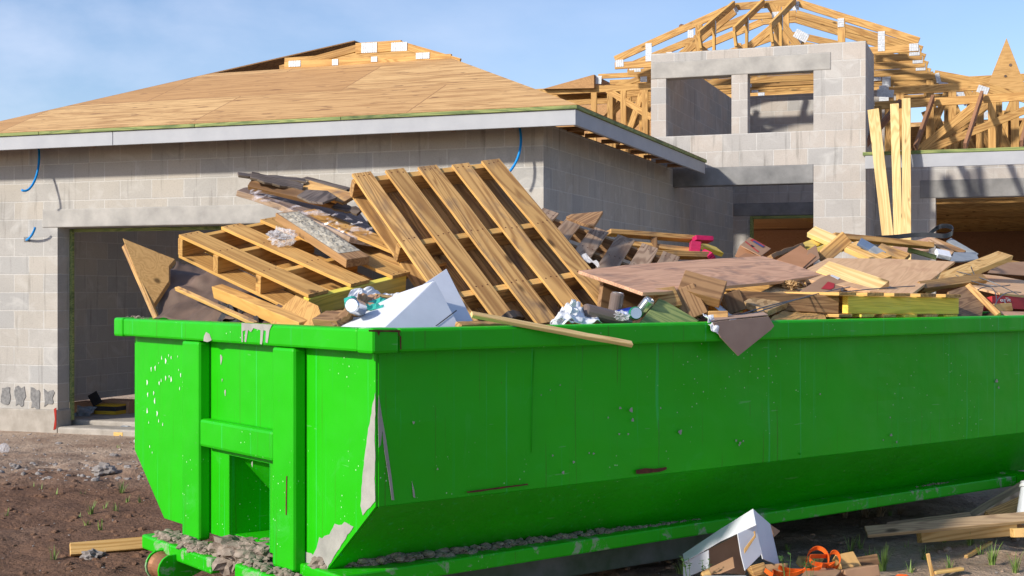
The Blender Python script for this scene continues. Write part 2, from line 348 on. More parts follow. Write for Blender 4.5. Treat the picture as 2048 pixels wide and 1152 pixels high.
def frame_m(o, x, n):
    """matrix with local X along x, local Z near n, origin o"""
    x = Vector(x).normalized(); z = (Vector(n) - x * Vector(n).dot(x)).normalized(); y = z.cross(x)
    m = Matrix((x, y, z)).transposed().to_4x4(); m.translation = o; return m
def board_mesh(L, w, t, rough=.0, mb=None):
    mb = mb or MB(); n = 7; k0 = len(mb.v)
    for i in range(n + 1):
        x = -L / 2 + L * i / n
        dy = (random.random() - .5) * rough * w; dz = (random.random() - .5) * rough * t
        ex = (random.random() - .5) * rough * .02 if i in (0, n) else 0
        for (yy, zz) in ((-w / 2, -t / 2), (w / 2, -t / 2), (w / 2, t / 2), (-w / 2, t / 2)):
            mb.v.append((x + ex, yy + dy, zz + dz))
    for i in range(n):
        a_ = k0 + 4 * i
        for j in range(4): mb.f.append((a_ + j, a_ + (j + 1) % 4, a_ + 4 + (j + 1) % 4, a_ + 4 + j)); mb.uv.append(None); mb.mi.append(0)
    mb.f.append((k0, k0 + 3, k0 + 2, k0 + 1)); e_ = k0 + 4 * n; mb.f.append((e_, e_ + 1, e_ + 2, e_ + 3)); mb.uv += [None] * 2; mb.mi += [0] * 2
    return mb
def beam(name, A, B, w, t, n, mat, parent=None, rough=.02, bevel=.003):
    """board from A to B (world), wide face normal near n"""
    A = Vector(A); B = Vector(B)
    return board_mesh((B - A).length, w, t, rough).build(name, mat, parent, frame_m((A + B) / 2, B - A, n), bevel)
def plank(name, label, cat, a_, b_, w, t, n, mat, group=None, **k):
    return tag(beam(name, P3(*a_), P3(*b_), w, t, n, mat, **k), label, cat, group)
def plane3(q):
    a_, b_, c_ = [P3(*p) for p in q]; n = (b_ - a_).cross(c_ - a_).normalized()
    if n.dot(CAM - a_) < 0: n = -n
    return a_, n
def hit(px, py, pt, n):
    r = ray(px, py); return CAM + r * ((pt - CAM).dot(n) / r.dot(n))
def panel(name, label, cat, plane, outline, th, mat, xdir=None, parent=None, group=None, bevel=.002):
    """flat sheet of real thickness lying in the plane through three points"""
    pt, n = plane3(plane); W = [hit(x, y, pt, n) for x, y in outline]
    x = (W[1] - W[0]) if xdir is None else (P3(*xdir[1]) - P3(*xdir[0]))
    m = frame_m(W[0], x, n); inv = m.inverted(); mb = MB(); mb.prism([inv @ p for p in W], Vector((0, 0, -th)))
    o = mb.build(name, mat, parent, m, bevel)
    return tag(o, label, cat, group) if label else o
def crumple(name, label, cat, corners, nu, nv, amp, mat, seed=0, th=0, parent=None, group=None, fscale=4, thick=.002, sm=False):
    """crumpled sheet between four world points"""
    a_, b_, c_, d_ = [P3(*p) if len(p) == 3 and not isinstance(p, Vector) else p for p in corners]; mb = MB()
    nrm = (b_ - a_).cross(d_ - a_).normalized()
    for j in range(nv + 1):
        for i in range(nu + 1):
            u = i / nu; v = j / nv; p = a_ * (1 - u) * (1 - v) + b_ * u * (1 - v) + c_ * u * v + d_ * (1 - u) * v
            q = p * fscale + Vector((seed * 7.3, seed, 0)); h = noise.fractal(q, 1, 2, 4) 
            ed = noise.noise(q * 1.7 + Vector((9, 9, 9)))
            sh = noise.noise_vector(q * .8) * amp * .5
            mb.v.append(tuple(p + nrm * (abs(h) * 2 - .5) * amp + sh + nrm * ed * amp * .3))
    for j in range(nv):
        for i in range(nu): k = j * (nu + 1) + i; mb.f.append((k, k + 1, k + nu + 2, k + nu + 1)); mb.uv.append(None); mb.mi.append(0)
    o = mb.build(name, mat, parent, fix=False, smooth=sm); s = o.modifiers.new('th', 'SOLIDIFY'); s.thickness = thick
    return tag(o, label, cat, group) if label else o
def lump(name, label, cat, c, r, mat, seed=0, squash=.7, sub=3, amp=.35, parent=None, group=None, smooth=False, fs=2.2):
    bm = bmesh.new(); bmesh.ops.create_icosphere(bm, subdivisions=sub, radius=1)
    for v in bm.verts:
        q = v.co * fs + Vector((seed * 3.1, seed * 1.7, 0)); k = 1 + noise.fractal(q, 1, 2, 4) * amp
        v.co = Vector((v.co.x * r[0], v.co.y * r[1], v.co.z * r[2])) * k
    me = bpy.data.meshes.new(name); bm.to_mesh(me); bm.free(); me.materials.append(mat)
    if smooth: me.shade_smooth()
    o = bpy.data.objects.new(name, me); COL.objects.link(o); o.location = c
    if parent: adopt(o, parent)
    return tag(o, label, cat, group) if label else o

# ================================================================== THE SETTING
def smooth(a, b, x): t = min(1, max(0, (x - a) / (b - a))); return t * t * (3 - 2 * t)
def gz(x, y, fine=True):
    h = -.085 * smooth(9, 14, y) + .12 * smooth(-.6, 1.2, x) * (1 - smooth(10.5, 14, y))
    if fine and y < 16 and abs(x) < 8:
        q = Vector((x, y, 0)); k = 1 - smooth(13.2, 14.6, y)
        h += k * (.030 * noise.fractal(q * 1.1, 1, 2, 3) + .022 * noise.fractal(q * 4.3, .9, 2, 4) + .010 * abs(noise.noise(Vector((x * 3, y * 16, 0)))))
        h += .055 * k * smooth(10.2, 10.9, y) * (1 - smooth(11.6, 12.4, y)) * max(0, noise.fractal(q * 2.4 + Vector((3, 1, 0)), .9, 2, 4) + .35)
    return h
def axis(lo, hi, flo, fhi, fine, grow=1.35):
    a_ = [flo + i * fine for i in range(int((fhi - flo) / fine) + 1)]; s = fine
    while a_[-1] < hi: s *= grow; a_.append(a_[-1] + s)
    s = fine
    while a_[0] > lo: s *= grow; a_.insert(0, a_[0] - s)
    return a_
gx = axis(-900, 900, -7.0, 5.2, .035); gy = axis(-30, 1600, 4.6, 15.6, .035)
mb = MB(); nx = len(gx)
mb.v = [(x, y, gz(x, y)) for y in gy for x in gx]
mb.f = [(j * nx + i, j * nx + i + 1, (j + 1) * nx + i + 1, (j + 1) * nx + i) for j in range(len(gy) - 1) for i in range(nx - 1)]
mb.uv = [None] * len(mb.f); mb.mi = [0] * len(mb.f)
tag(mb.build('ground', M['soil'], fix=False, smooth=True), 'bare brown soil turning sandy to the right', 'ground', kind='structure')

# ------------------------------------------------------------------ house frames
fL = Vector((-.9383, .3455, 0)).normalized(); sD = Vector((.3455, .9383, 0)).normalized(); UP = Vector((0, 0, 1))
G = Vector((.304, 13.1, 0))                       # garage front-right corner
T = Vector((4.49, 17.24, 0))                      # tower front-right corner
def Wg(t, s, z): return G + fL * t + sD * s + UP * z
def Wt(t, s, z): return T - fL * t + sD * s + UP * z
def on(W, px, py, s):
    """(t, z) of the pixel on the plane s of that frame"""
    p = hit(px, py, W(0, s, 0), sD); o = W(0, s, 0); d = W(1, s, 0) - o
    return (p - o).dot(d), p.z
house = empty('unfinished_house', Wg(3, 0, 0), 'unfinished grey concrete block house with bare plywood garage roof and open timber roof trusses', 'house')

def wall(name, W, axis_, rects, at, th, mat, uoff=0):
    """wall of rectangles (a0,a1,z0,z1); axis_ 't' runs along the front, 's' runs back; `at` is the other coordinate, th its thickness"""
    mb = MB()
    for a0, a1, z0, z1 in rects:
        if axis_ == 't': o = W(a0, at, z0); ax = W(a1, at, z0) - o; ay = W(a0, at + th, z0) - o
        else: o = W(at, a0, z0); ax = W(at, a1, z0) - o; ay = W(at + th, a0, z0) - o
        da = ax.normalized(); dn = ay.normalized(); base = W(0, 0, 0)
        mb.box(o, ax, ay, UP * (z1 - z0), uvf=lambda p: ((p - base).dot(da) + (p - base).dot(dn) + uoff, p.z))
    return mb.build(name, mat, house, fix=False)
WT = 3.12                                         # garage wall top
tj, zj = on(Wg, 115, 455, 0); LT = zj             # left jamb, lintel underside
JR = .95
STEM = .17
wall('garage_wall', Wg, 't', [(0, JR, STEM, LT), (tj, 6.54, STEM, LT), (0, 6.54, LT + .203, WT)] + [(tj + .2, 6.54, LT, LT + .203), (0, JR - .2, LT, LT + .203)], 0, .2, M['block'])
wall('garage_wall', Wg, 's', [(.2, 9.5, STEM, WT)], 0, .2, M['block'], .13)
wall('garage_wall', Wg, 's', [(.2, 7.5, STEM, WT)], 6.27, .2, M['block'])
wall('garage_wall', Wg, 't', [(.2, 6.27, STEM, WT)], 7.5, .2, M['block'])
def boxpart(name, W, t0, t1, s0, s1, z0, z1, mat, bevel=.004, parent=None):
    mb = MB(); o = W(t0, s0, z0); mb.box(o, W(t1, s0, z0) - o, W(t0, s1, z0) - o, UP * (z1 - z0))
    c = W((t0 + t1) / 2, (s0 + s1) / 2, (z0 + z1) / 2); mb.v = [tuple(Vector(v) - c) for v in mb.v]
    return mb.build(name, mat, parent or house, Matrix.Translation(c), bevel)
def rotpart(name, W, t0, t1, s0, s1, z0, z1, mat, bevel=.003, parent=None):
    """same, but with local X along the long side so that grain follows it"""
    c = W((t0 + t1) / 2, (s0 + s1) / 2, (z0 + z1) / 2); dt = (W(1, 0, 0) - W(0, 0, 0)); ds = W(0, 1, 0) - W(0, 0, 0)
    l, d = abs(t1 - t0), abs(s1 - s0); h = abs(z1 - z0)
    if l >= d: m = frame_m(c, dt, ds); mb = board_mesh(l, h, d, 0)
    else: m = frame_m(c, ds, dt); mb = board_mesh(d, h, l, 0)
    return mb.build(name, mat, parent or house, m, bevel)
boxpart('lintel', Wg, JR - .2, tj + .2, -.012, .19, LT, LT + .203, M['conc'], .012)
# stem walls, slab and step
boxpart('foundation', Wg, tj - .02, 6.56, -.03, .22, -.5, STEM, M['slab'], .015)
boxpart('foundation', Wg, -.03, JR, -.03, .22, -.5, STEM, M['slab'], .015)
boxpart('foundation', Wg, -.03, .22, .24, 9.5, -.5, STEM, M['slab'], .015)
boxpart('garage_floor', Wg, .22, 6.25, .30, 7.4, -.4, .035, M['slab'], .02)
boxpart('garage_step', Wg, JR + .01, tj - .03, -.04, .29, -.4, -.015, M['slab'], .02)
# pale treated buck along the garage opening
rotpart('door_buck', Wg, tj - .04, tj - .002, .201, .24, .04, LT - .01, M['green_wood'])
rotpart('door_buck', Wg, JR, tj - .05, .205, .244, LT - .045, LT - .006, M['green_wood'])
# mortar patches and red paint at the foot of the pier
for x0, x1, y0, y1 in ((3, 21, 776, 810), (30, 50, 774, 812), (62, 80, 778, 815), (88, 108, 780, 812)):
    mb = MB(); n = 14; pts = []
    for i in range(n):
        th = 2 * math.pi * i / n; cx, sy = math.cos(th), math.sin(th)
        ux = max(-1, min(1, cx * 1.35)); uy = max(-1, min(1, sy * 1.35)); j = 1 + random.uniform(-.3, .22)
        pts.append(hit((x0 + x1) / 2 + ux * (x1 - x0) / 2 * j, (y0 + y1) / 2 + uy * (y1 - y0) / 2 * j, Wg(0, -.001, 0), sD))
    mb.prism(pts, -sD * .006); mb.build('mortar_patch', M['mortar_patch'], house)
mb = MB(); mb.prism([hit(x, y, Wg(0, -.031, 0), sD) for x, y in ((108, 818), (113, 815), (113, 850), (112, 858), (107, 860), (110, 838))], -sD * .004)
mb.build('paint_mark', M['can_red'], house)

# ------------------------------------------------------------------ garage eaves and roof
OV = .474; FB = 3.02; FT = 3.165; DK = 3.205; SL = .42; WD = 6.47 + 2 * OV
rotpart('fascia', Wg, 4.62, WD - OV, -OV, -OV + .038, FB, FT, M['fascia'])
rotpart('fascia', Wg, -OV, 4.612, -OV, -OV + .038, FB, FT, M['fascia'])
SE = 5.62 - OV
rotpart('fascia', Wg, -OV, -OV + .038, -OV + .04, SE, FB, FT, M['fascia'])
rotpart('fascia', Wg, WD - OV - .038, WD - OV, -OV + .04, 7.6, FB, FT, M['fascia'])
for t0, t1 in ((-OV - .02, 1.93), (1.935, 3.6), (3.605, 5.55), (5.555, WD - OV)): rotpart('drip_strip', Wg, t0, t1, -OV - .02, -OV + .02, FT + .002, DK - .004, M['green_wood'])
for s0, s1 in ((-OV + .022, 2.1), (2.105, SE + .02)): rotpart('drip_strip', Wg, -OV - .02, -OV + .02, s0, s1, FT + .002, DK - .004, M['green_wood'])
def deck(name, pts, along, mat=M['deck'], th=.014, off=(0, 0)):
    n = (pts[1] - pts[0]).cross(pts[2] - pts[0]).normalized()
    if n.z < 0: n = -n
    a_ = along.normalized(); b_ = n.cross(a_); mb = MB(); k = len(pts); low = [p - n * th for p in pts]; uv = lambda p: ((p - pts[0]).dot(a_) + off[0], (p - pts[0]).dot(b_) + off[1])
    P_ = [Vector(p) for p in pts]
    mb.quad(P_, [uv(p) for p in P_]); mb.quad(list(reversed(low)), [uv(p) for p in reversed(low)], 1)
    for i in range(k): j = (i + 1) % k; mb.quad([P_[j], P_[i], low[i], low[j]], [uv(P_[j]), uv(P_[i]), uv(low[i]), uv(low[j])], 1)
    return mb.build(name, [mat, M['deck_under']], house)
def hipz(k): return DK + SL * k
K1 = 2.13
deck('roof_deck', [Wg(-OV - .02, -OV - .02, DK), Wg(-OV + K1, -OV + K1, hipz(K1)), Wg(WD - OV - K1, -OV + K1, hipz(K1)), Wg(WD - OV + .02, -OV - .02, DK)], -fL, off=(.5, 0))
K2 = 3.42
deck('roof_deck', [Wg(WD - OV + .02, -OV - .02, DK), Wg(WD - OV - K2, -OV + K2, hipz(K2)), Wg(WD - OV - K2, 7.4, hipz(K2)), Wg(WD - OV + .02, 7.4, DK)], sD, off=(1.1, 0))
deck('roof_deck', [Wg(-OV - .02, -OV - .02, DK), Wg(-OV + K1 + .25, -OV + K1 + .25, hipz(K1 + .25)), Wg(-OV + K1 + .25, SE, hipz(K1 + .25)), Wg(-OV - .02, SE, DK)], sD, off=(.4, 0))
# soffit: exposed rafter tails under the side eave and the front eave
for i in range(9):
    s = .12 + i * .61
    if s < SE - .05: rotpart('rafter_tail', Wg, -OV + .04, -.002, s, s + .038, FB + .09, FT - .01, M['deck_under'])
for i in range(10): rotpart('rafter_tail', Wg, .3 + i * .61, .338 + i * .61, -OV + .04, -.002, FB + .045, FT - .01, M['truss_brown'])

def truss(name, W, s, members, plates, mat=None, w=.105, th=.038, label=None):
    """members: (kind, px, py, px, py[, width]) on the plane s; every member is a sub-part"""
    tr = empty(name, W(0, s, 4)); adopt(tr, house)
    nrm = -sD; used = 0
    for mm_ in members:
        kind, a_, b_ = mm_[0], mm_[1], mm_[2]; ww = mm_[3] if len(mm_) > 3 else w
        off = {'top_chord': 0, 'bottom_chord': 0, 'web': .0}.get(kind, 0); used += 1
        ds = (used % 5) * .0011
        beam(kind, W(a_[0], s + ds, a_[1]), W(b_[0], s + ds, b_[1]), ww, th, nrm, mat or M['truss'], tr, .0, .003)
    for (t, z, pw, ph, rot) in plates:
        mb = MB(); c = W(t, s - th / 2 - .004, z); dx = (W(1, 0, 0) - W(0, 0, 0)); ca, sa = math.cos(rad(rot)), math.sin(rad(rot)); x = dx * ca + UP * sa; z_ = UP * ca - dx * sa
        nst = max(3, int((pw if ph < pw * 1.3 else ph) / .028)); vertical = ph < pw * 1.3
        for i in range(nst):   # ribbed punched plate
            if vertical: mb.cbox(c + x * (pw * ((i + .5) / nst - .5)), x, -sD, z_, pw / nst * .86, .003, ph)
            else: mb.cbox(c + z_ * (ph * ((i + .5) / nst - .5)), x, -sD, z_, pw, .003, ph / nst * .86)
        mb.cbox(c + sD * .0025, x, -sD, z_, pw, .0015, ph)
        mb.build('connector_plate', M['mesh_metal'], tr)
    return tr
def pp(W, s, *q):  # pixel pairs to (t,z)
    return [on(W, x, y, s) for x, y in q]
# garage hip girder truss seen above the deck
s = -OV + K1 + .02
a1, a2, a3, a4, a5, a6 = pp(Wg, s, (575, 128), (905, 112), (703, 97), (716, 92), (800, 88), (893, 112))
mids = pp(Wg, s, (740, 96), (800, 94), (847, 112), (591, 128), (672, 125), (750, 119))
truss('hip_girder_truss', Wg, s, [('bottom_chord', pp(Wg, s, (570, 131))[0], pp(Wg, s, (903, 117))[0], .10), ('top_chord', pp(Wg, s, (712, 97))[0], pp(Wg, s, (803, 91))[0], .12), ('top_chord', pp(Wg, s, (800, 89))[0], pp(Wg, s, (920, 124))[0], .08),
      ('top_chord', pp(Wg, s, (715, 96))[0], pp(Wg, s, (560, 138))[0], .08)],
      [(*mids[0], .20, .115, 1), (*mids[1], .20, .10, 1), (*mids[2], .17, .07, 1), (*mids[3], .16, .07, 1), (*mids[4], .08, .07, 1), (*mids[5], .08, .06, 1)])
truss('hip_truss', Wg, s + .61, [('top_chord', (WD / 2 - OV - .9, hipz(2.6)), (WD / 2 - OV + .9, hipz(2.6))), ('bottom_chord', (.3, 3.3), (6.1, 3.3)), ('web', (2, 3.3), (2.6, 4.2)), ('web', (4.4, 3.3), (3.4, 4.2))], [])
# conduits on the garage front
def tube_part(name, q, r, mat, parent=None):
    mb = MB(); mb.tube(q, r, 8); return mb.build(name, mat, parent or house, smooth=True)
def bez(p, n=14):
    out = []
    for i in range(n + 1):
        t = i / n; q = [Vector(x) for x in p]
        while len(q) > 1: q = [q[j].lerp(q[j + 1], t) for j in range(len(q) - 1)]
        out.append(q[0])
    return out
def gp(px, py, out): return hit(px, py, Wg(0, -out, 0), sD)
tube_part('conduit', bez([gp(77, 292, .02), gp(84, 345, .14), gp(62, 392, .30), gp(43, 380, .34)]), .013, M['blue_tube'])
tube_part('conduit', bez([gp(1037, 246, .02), gp(1050, 290, .12), gp(1036, 330, .2), gp(1012, 350, .24)]), .013, M['blue_tube'])
tube_part('conduit', bez([gp(53, 480, .0), gp(62, 476, .1), gp(69, 462, .14), gp(70, 455, .15)]), .013, M['blue_tube'])
boxpart('conduit_hole', Wg, *sorted((on(Wg, 48, 480, 0)[0], on(Wg, 60, 480, 0)[0])), -.006, .0, *sorted((on(Wg, 50, 484, 0)[1], on(Wg, 50, 474, 0)[1])), M['mortar_patch'])

# ------------------------------------------------------------------ entry tower
TT = 4.665; tl = on(Wt, 1302, 200, 0)[0]; tw = on(Wt, 1332, 200, 0)[0]; trr = on(Wt, 1627, 200, 0)[0]
c0 = on(Wt, 1463, 300, 0)[0]; c1 = on(Wt, 1495, 300, 0)[0]
ZS = on(Wt, 1336, 273, 0)[1]; ZO = on(Wt, 1336, 157, 0)[1]; ZL0 = on(Wt, 1340, 374, 0)[1]; ZL1 = on(Wt, 1423, 335, 0)[1]
lr = on(Wt, 1662, 110, 0)[0]
wall('tower_wall', Wt, 't', [(tl, tw, ZL1, ZO), (c0, c1, ZS, ZO), (trr, 0, 0, ZO), (tw, trr, ZL1, ZS), (tl, 0, ZO + .222, TT), (lr, 0, ZO, ZO + .222)], 0, .2, M['block_tower'], .06)
boxpart('lintel', Wt, tl, lr, -.008, .19, ZO, ZO + .222, M['conc'], .012)
boxpart('lintel', Wt, tl, trr, -.006, .19, ZL0, ZL1, M['conc_dark'], .012)
wall('tower_wall', Wt, 's', [(.2, 1.12, 0, TT)], -.2, .2, M['block_tower'], .1)
BK = 4.7
wall('tower_wall', Wt, 's', [(.2, BK, ZL0, TT)], tl, .2, M['block_tower'], .2)
bl = on(Wt, 1500, 440, BK)[0]; bzt = on(Wt, 1500, 432, BK)[1]
wall('tower_wall', Wt, 't', [(-2.6, bl, 0, bzt), (bl + 1.9, .18, 0, bzt), (-2.6, .18, bzt + .21, TT + .04)], BK, .2, M['block_tower'], .3)
boxpart('lintel', Wt, -2.6, .17, BK - .008, BK + .19, bzt, bzt + .208, M['conc_dark'], .01)
rotpart('window_buck', Wt, bl + .002, bl + .045, BK - .02, BK + .1, 1.2, bzt - .006, M['green_wood'])
rotpart('window_buck', Wt, bl + .047, bl + 1.88, BK - .02, BK + .1, bzt - .05, bzt - .006, M['green_wood'])

# ------------------------------------------------------------------ right wing
RS = 1.13; rj, rz0 = on(Wt, 1871, 396, RS); rz1 = on(Wt, 1838, 361, RS)[1]; RW = 7.5
wall('front_wall', Wt, 't', [(.002, rj, 0, rz0), (.002, rj - .2, rz0, rz1), (.002, RW, rz1, 3.24)], RS, .2, M['block_tower'], .15)
boxpart('lintel', Wt, rj - .2, RW, RS - .008, RS + .19, rz0, rz1, M['conc_dark'], .01)
rotpart('fascia', Wt, -.0, RW, -.055, -.017, 3.035, 3.20, M['fascia'])
for t0, t1 in ((-.03, 1.9), (1.905, RW)): rotpart('drip_strip', Wt, t0, t1, -.065, -.012, 3.203, 3.245, M['green_wood'])
wall('back_wall', Wt, 't', [(-9, RW, 0, 3.2)], 21, .2, M['truss_brown'])  # dark brown stands in for the unlit depth of the rooms
wall('back_wall', Wt, 's', [(1.4, 21, 0, 3.2)], RW, .2, M['block_tower'])
boxpart('house_floor', Wt, -6, RW, .25, 21, -.3, -.01, M['slab'])
# ceiling: bottom chords of the trusses over the right wing, seen through the openings
CE = 2.98
HT = []
for k in range(31):
    s = 1.75 + k * .61
    t0 = -2.6 if s > BK + .3 else .22
    pl = [(1.9 + k * .22 + .04 * math.sin(k * 2.3), CE + .105, .22, .07, 0), (5.3 - k * .1, CE + .105, .2, .07, 0)]
    tr = truss('ceiling_truss', Wt, s, [('bottom_chord', (t0, CE + .11), (RW - .05, CE + .11), .095)], pl, M['truss'])
# the three front trusses of the hip over the right wing
def HP(s, *q): return pp(Wt, s, *q)
s0 = 1.28
q = HP(s0, (1742, 212), (2060, 192), (1838, 300), (1958, 204), (1846, 304), (2060, 216), (1984, 300), (1984, 205), (1756, 300), (1756, 212), (1772, 84))
truss('hip_truss', Wt, s0, [('top_chord', (.0, q[0][1]), q[1], .11), ('web', q[2], q[3], .10), ('web', q[4], q[5], .10), ('web', q[6], q[7], .10), ('web', q[8], q[9], .1), ('bottom_chord', (.03, 3.30), (RW, 3.30), .1)],
      [(*HP(s0, (1771, 187))[0], .22, .1, -6)])
s1 = 1.95
q = HP(s1, (1735, 184), (1962, 172), (1962, 172), (2062, 200), (1850, 300), (2000, 190), (1905, 300), (1905, 178), (1800, 300), (1800, 185), (2030, 295), (2030, 196))
truss('hip_truss', Wt, s1, [('top_chord', (.0, q[0][1]), q[1], .11), ('top_chord', q[2], q[3], .12), ('web', q[4], q[5], .10), ('web', q[6], q[7]), ('web', q[8], q[9]), ('web', q[10], q[11])],
      [(*HP(s1, (1966, 180))[0], .15, .10, -20), (*HP(s1, (1768, 187))[0], .13, .22, 0)])
s2 = 2.6
q = HP(s2, (1735, 160), (1872, 152), (1868, 150), (2062, 186), (1870, 300), (2010, 180), (1860, 300), (1860, 160), (1780, 300), (1780, 160), (1960, 300), (1960, 172))
truss('hip_truss', Wt, s2, [('top_chord', (.0, q[0][1]), q[1], .09), ('top_chord', q[2], q[3], .14), ('web', q[4], q[5], .10), ('web', q[6], q[7]), ('web', q[8], q[9]), ('web', q[10], q[11])],
      [(*HP(s2, (1773, 165))[0], .12, .16, 0), (*HP(s2, (1876, 156))[0], .06, .14, 12)])
for k in range(3, 9):
    s = 2.6 + (k - 2) * .61; zt = 4.66 - .03 * k
    mem = [('top_chord', (.1, zt), (2.4 - .0 * k, zt))] if k < 6 else []
    for j in range(7):
        t = .2 + j * .62 + .2 * math.sin(k * 1.7 + j); mem.append(('web', (t, 3.2), (t + (.0, .55, -.5)[(j + k) % 3], zt - max(0, t - 1.4) * .18)))
    mem.append(('top_chord', (2.3, zt), (4.8, zt - .55)))
    truss('hip_truss', Wt, s, mem, [(.5 + .1 * k, zt, .14, .1, 0)])
# far roof slope whose dark underside closes the view through the trusses
deck('roof_deck', [Wt(-9, 21.4, 3.2), Wt(RW, 21.4, 3.2), Wt(RW, 6.3, 4.3), Wt(2.6, 6.3, 4.35), Wt(-3.2, 6.3, 4.35), Wt(-9, 6.3, 4.0)], -fL)  # carried far back over the rooms, added to keep sun off the interior
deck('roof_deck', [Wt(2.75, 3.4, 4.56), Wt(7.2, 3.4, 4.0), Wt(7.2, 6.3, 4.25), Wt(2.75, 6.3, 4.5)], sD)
# jack rafters resting on the fascia
for (x0, y0, x1, y1) in ((1830, 297, 1866, 196), (1930, 293, 1964, 188), (1718, 305, 1800, 205), (2043, 288, 2062, 215)):
    a_ = hit(x0, y0, Wt(0, .04, 0), sD); b_ = hit(x1, y1, Wt(0, 1.2, 0), sD)
    beam('jack_rafter', a_, b_, .10, .04, -fL, M['truss_brown'], house)
# gable sheathing triangle with two knot holes
pl3 = [hit(x, y, Wt(0, 2.45, 0), sD) for x, y in ((2013, 76), (2056, 186), (2050, 192), (1977, 166))]
m = frame_m(pl3[0], Wt(1, 0, 0) - Wt(0, 0, 0), -sD); inv = m.inverted(); mb = MB(); mb.prism([inv @ p for p in pl3], Vector((0, 0, -.015)))
tri = mb.build('gable_sheathing', M['ply_orange'], house, m, .002)
for x, y, r in ((2021, 130, .022), (2011, 152, .018)):
    mb = MB(); c = hit(x, y, Wt(0, 2.447, 0), sD); mb.prism([c + (fL * math.cos(t) + UP * math.sin(t)) * r for t in [i * .7 for i in range(9)]], -sD * .002); mb.build('knot', M['tar'], tri)

# ------------------------------------------------------------------ gable trusses above the entry
TK = {}
for k in range(5):
    s = 1.2 + .68 * k; L0, R0 = -3.64, .577; zb = 4.74; ze = 4.83
    plates = []; mem = [('bottom_chord', (L0, zb), (R0, zb), .10)]
    if k == 0:
        zf = 5.47; tA, tB = -1.93, -1.05
        mem += [('top_chord', (L0, ze), (tA, zf), .10), ('top_chord', (tA, zf), (tB, zf), .10), ('top_chord', (tB, zf), (R0, ze), .10)]
        for px, py in ((1398, 0), (1555, 0), (1571, 0), (1683, 0)):
            t = on(Wt, px, 60, s)[0]; zt = zf if tA < t < tB else (ze + (zf - ze) * ((t - L0) / (tA - L0) if t < tA else (R0 - t) / (R0 - tB)))
            mem.append(('web', (t, zb + .05), (t, zt - .04), .10))
        mem += [('web', (-2.75, zb + .04), (-1.9, zf - .06)), ('web', (-.95, zb), (-1.4, zf - .03)), ('web', (-1.9, zb), (-1.3, 5.2))]
        for px, py, pw, ph, ro in ((1382, 68, .085, .11, 0), (1298, 105, .09, .26, 0), (1240, 127, .12, .10, 0), (1592, 12, .09, .12, 0), (1682, 46, .085, .12, 0), (1763, 83, .09, .27, 0), (1828, 95, .12, .10, 0), (1471, 18, .05, .12, 30), (1603, 72, .2, .12, -30), (1553, 30, .12, .08, 0)):
            t, z = on(Wt, px, py, s); plates.append((t, z, pw, ph, ro))
    else:
        zf = 5.40 + (.05 * k if k < 3 else 0); tA, tB = -1.95 + .1 * k, -1.05 - .1 * k
        mem += [('top_chord', (L0, ze), (tA, zf), .10), ('top_chord', (tA, zf), (tB, zf), .09), ('top_chord', (tB, zf), (R0, ze), .10)]
        for t in (-2.8, -2.0, -1.1, -.35): mem.append(('web', (t, zb), (t + .02 * k, ze + .34 - .18 * abs(t + 1.5)), .09))
        plates = [(R0 - .1, ze - .03, .14, .10, 0), (L0 + .1, ze - .03, .13, .10, 0), (-.45, ze - .03, .11, .10, 0), (-3.0, ze + .12, .09, .12, 0), (-1.3 + .15 * k, zb + .3, .16, .08, -20)]
    truss('gable_truss', Wt, s, mem, plates)
for k in range(3):   # lower chords under the gable ends, stepping back to the right
    s = 3.9 + .6 * k; truss('ceiling_truss', Wt, s, [('bottom_chord', (-3.2, 4.78), (.62 + .1 * k, 4.78), .10)], [(-.2 + .1 * k, 4.78, .11, .1, 0), (-2.2, 4.78, .11, .1, 0)])
for (px0, py0, px1, py1, pxe) in ((1398, 68, 1468, 8, 1440), (1468, 60, 1527, 4, 1497), (1541, 52, 1589, 2, 1561)):
    fa = hit(px0, py0, Wt(0, .12, 0), sD); bk = hit(px1, py1, Wt(0, 1.14, 0), sD); j = empty('jack_truss', fa); adopt(j, house)
    f2 = hit(px0 + 4, py0 + 33, Wt(0, .13, 0), sD); b2 = f2 + sD * 1.0; b2.z = 4.715; f2.z = max(f2.z, 4.72); 
    beam('top_chord', fa, bk, .09, .04, -fL, M['truss'], j, 0); beam('bottom_chord', f2, b2, .09, .04, -fL, M['truss'], j, 0)
    beam('web', fa - UP * .02 + sD * .02, f2 + sD * .02, .09, .036, -fL, M['truss'], j, 0)
    mid = fa.lerp(bk, .42); beam('web', mid, Vector((mid.x, mid.y, f2.z)), .07, .036, -fL, M['truss'], j, 0)
    for c, hh in ((mid - UP * .1, .2),):
        mb = MB(); mb.cbox(c + fL * -.023, sD, UP, fL, .07, hh, .003); mb.build('connector_plate', M['mesh_metal'], j)
# two offcuts standing proud on the slopes
for px, py, mid_ in ((1372, 48, 0), (1755, 52, 1)):
    c = hit(px, py, Wt(0, 1.35, 0), sD); beam('brace_end', c - fL * .02 + sD * .0 - UP * .05, c + fL * .09 - UP * .02, .09, .04, Vector((.3, -.5, .8)), M['truss_brown'], house)

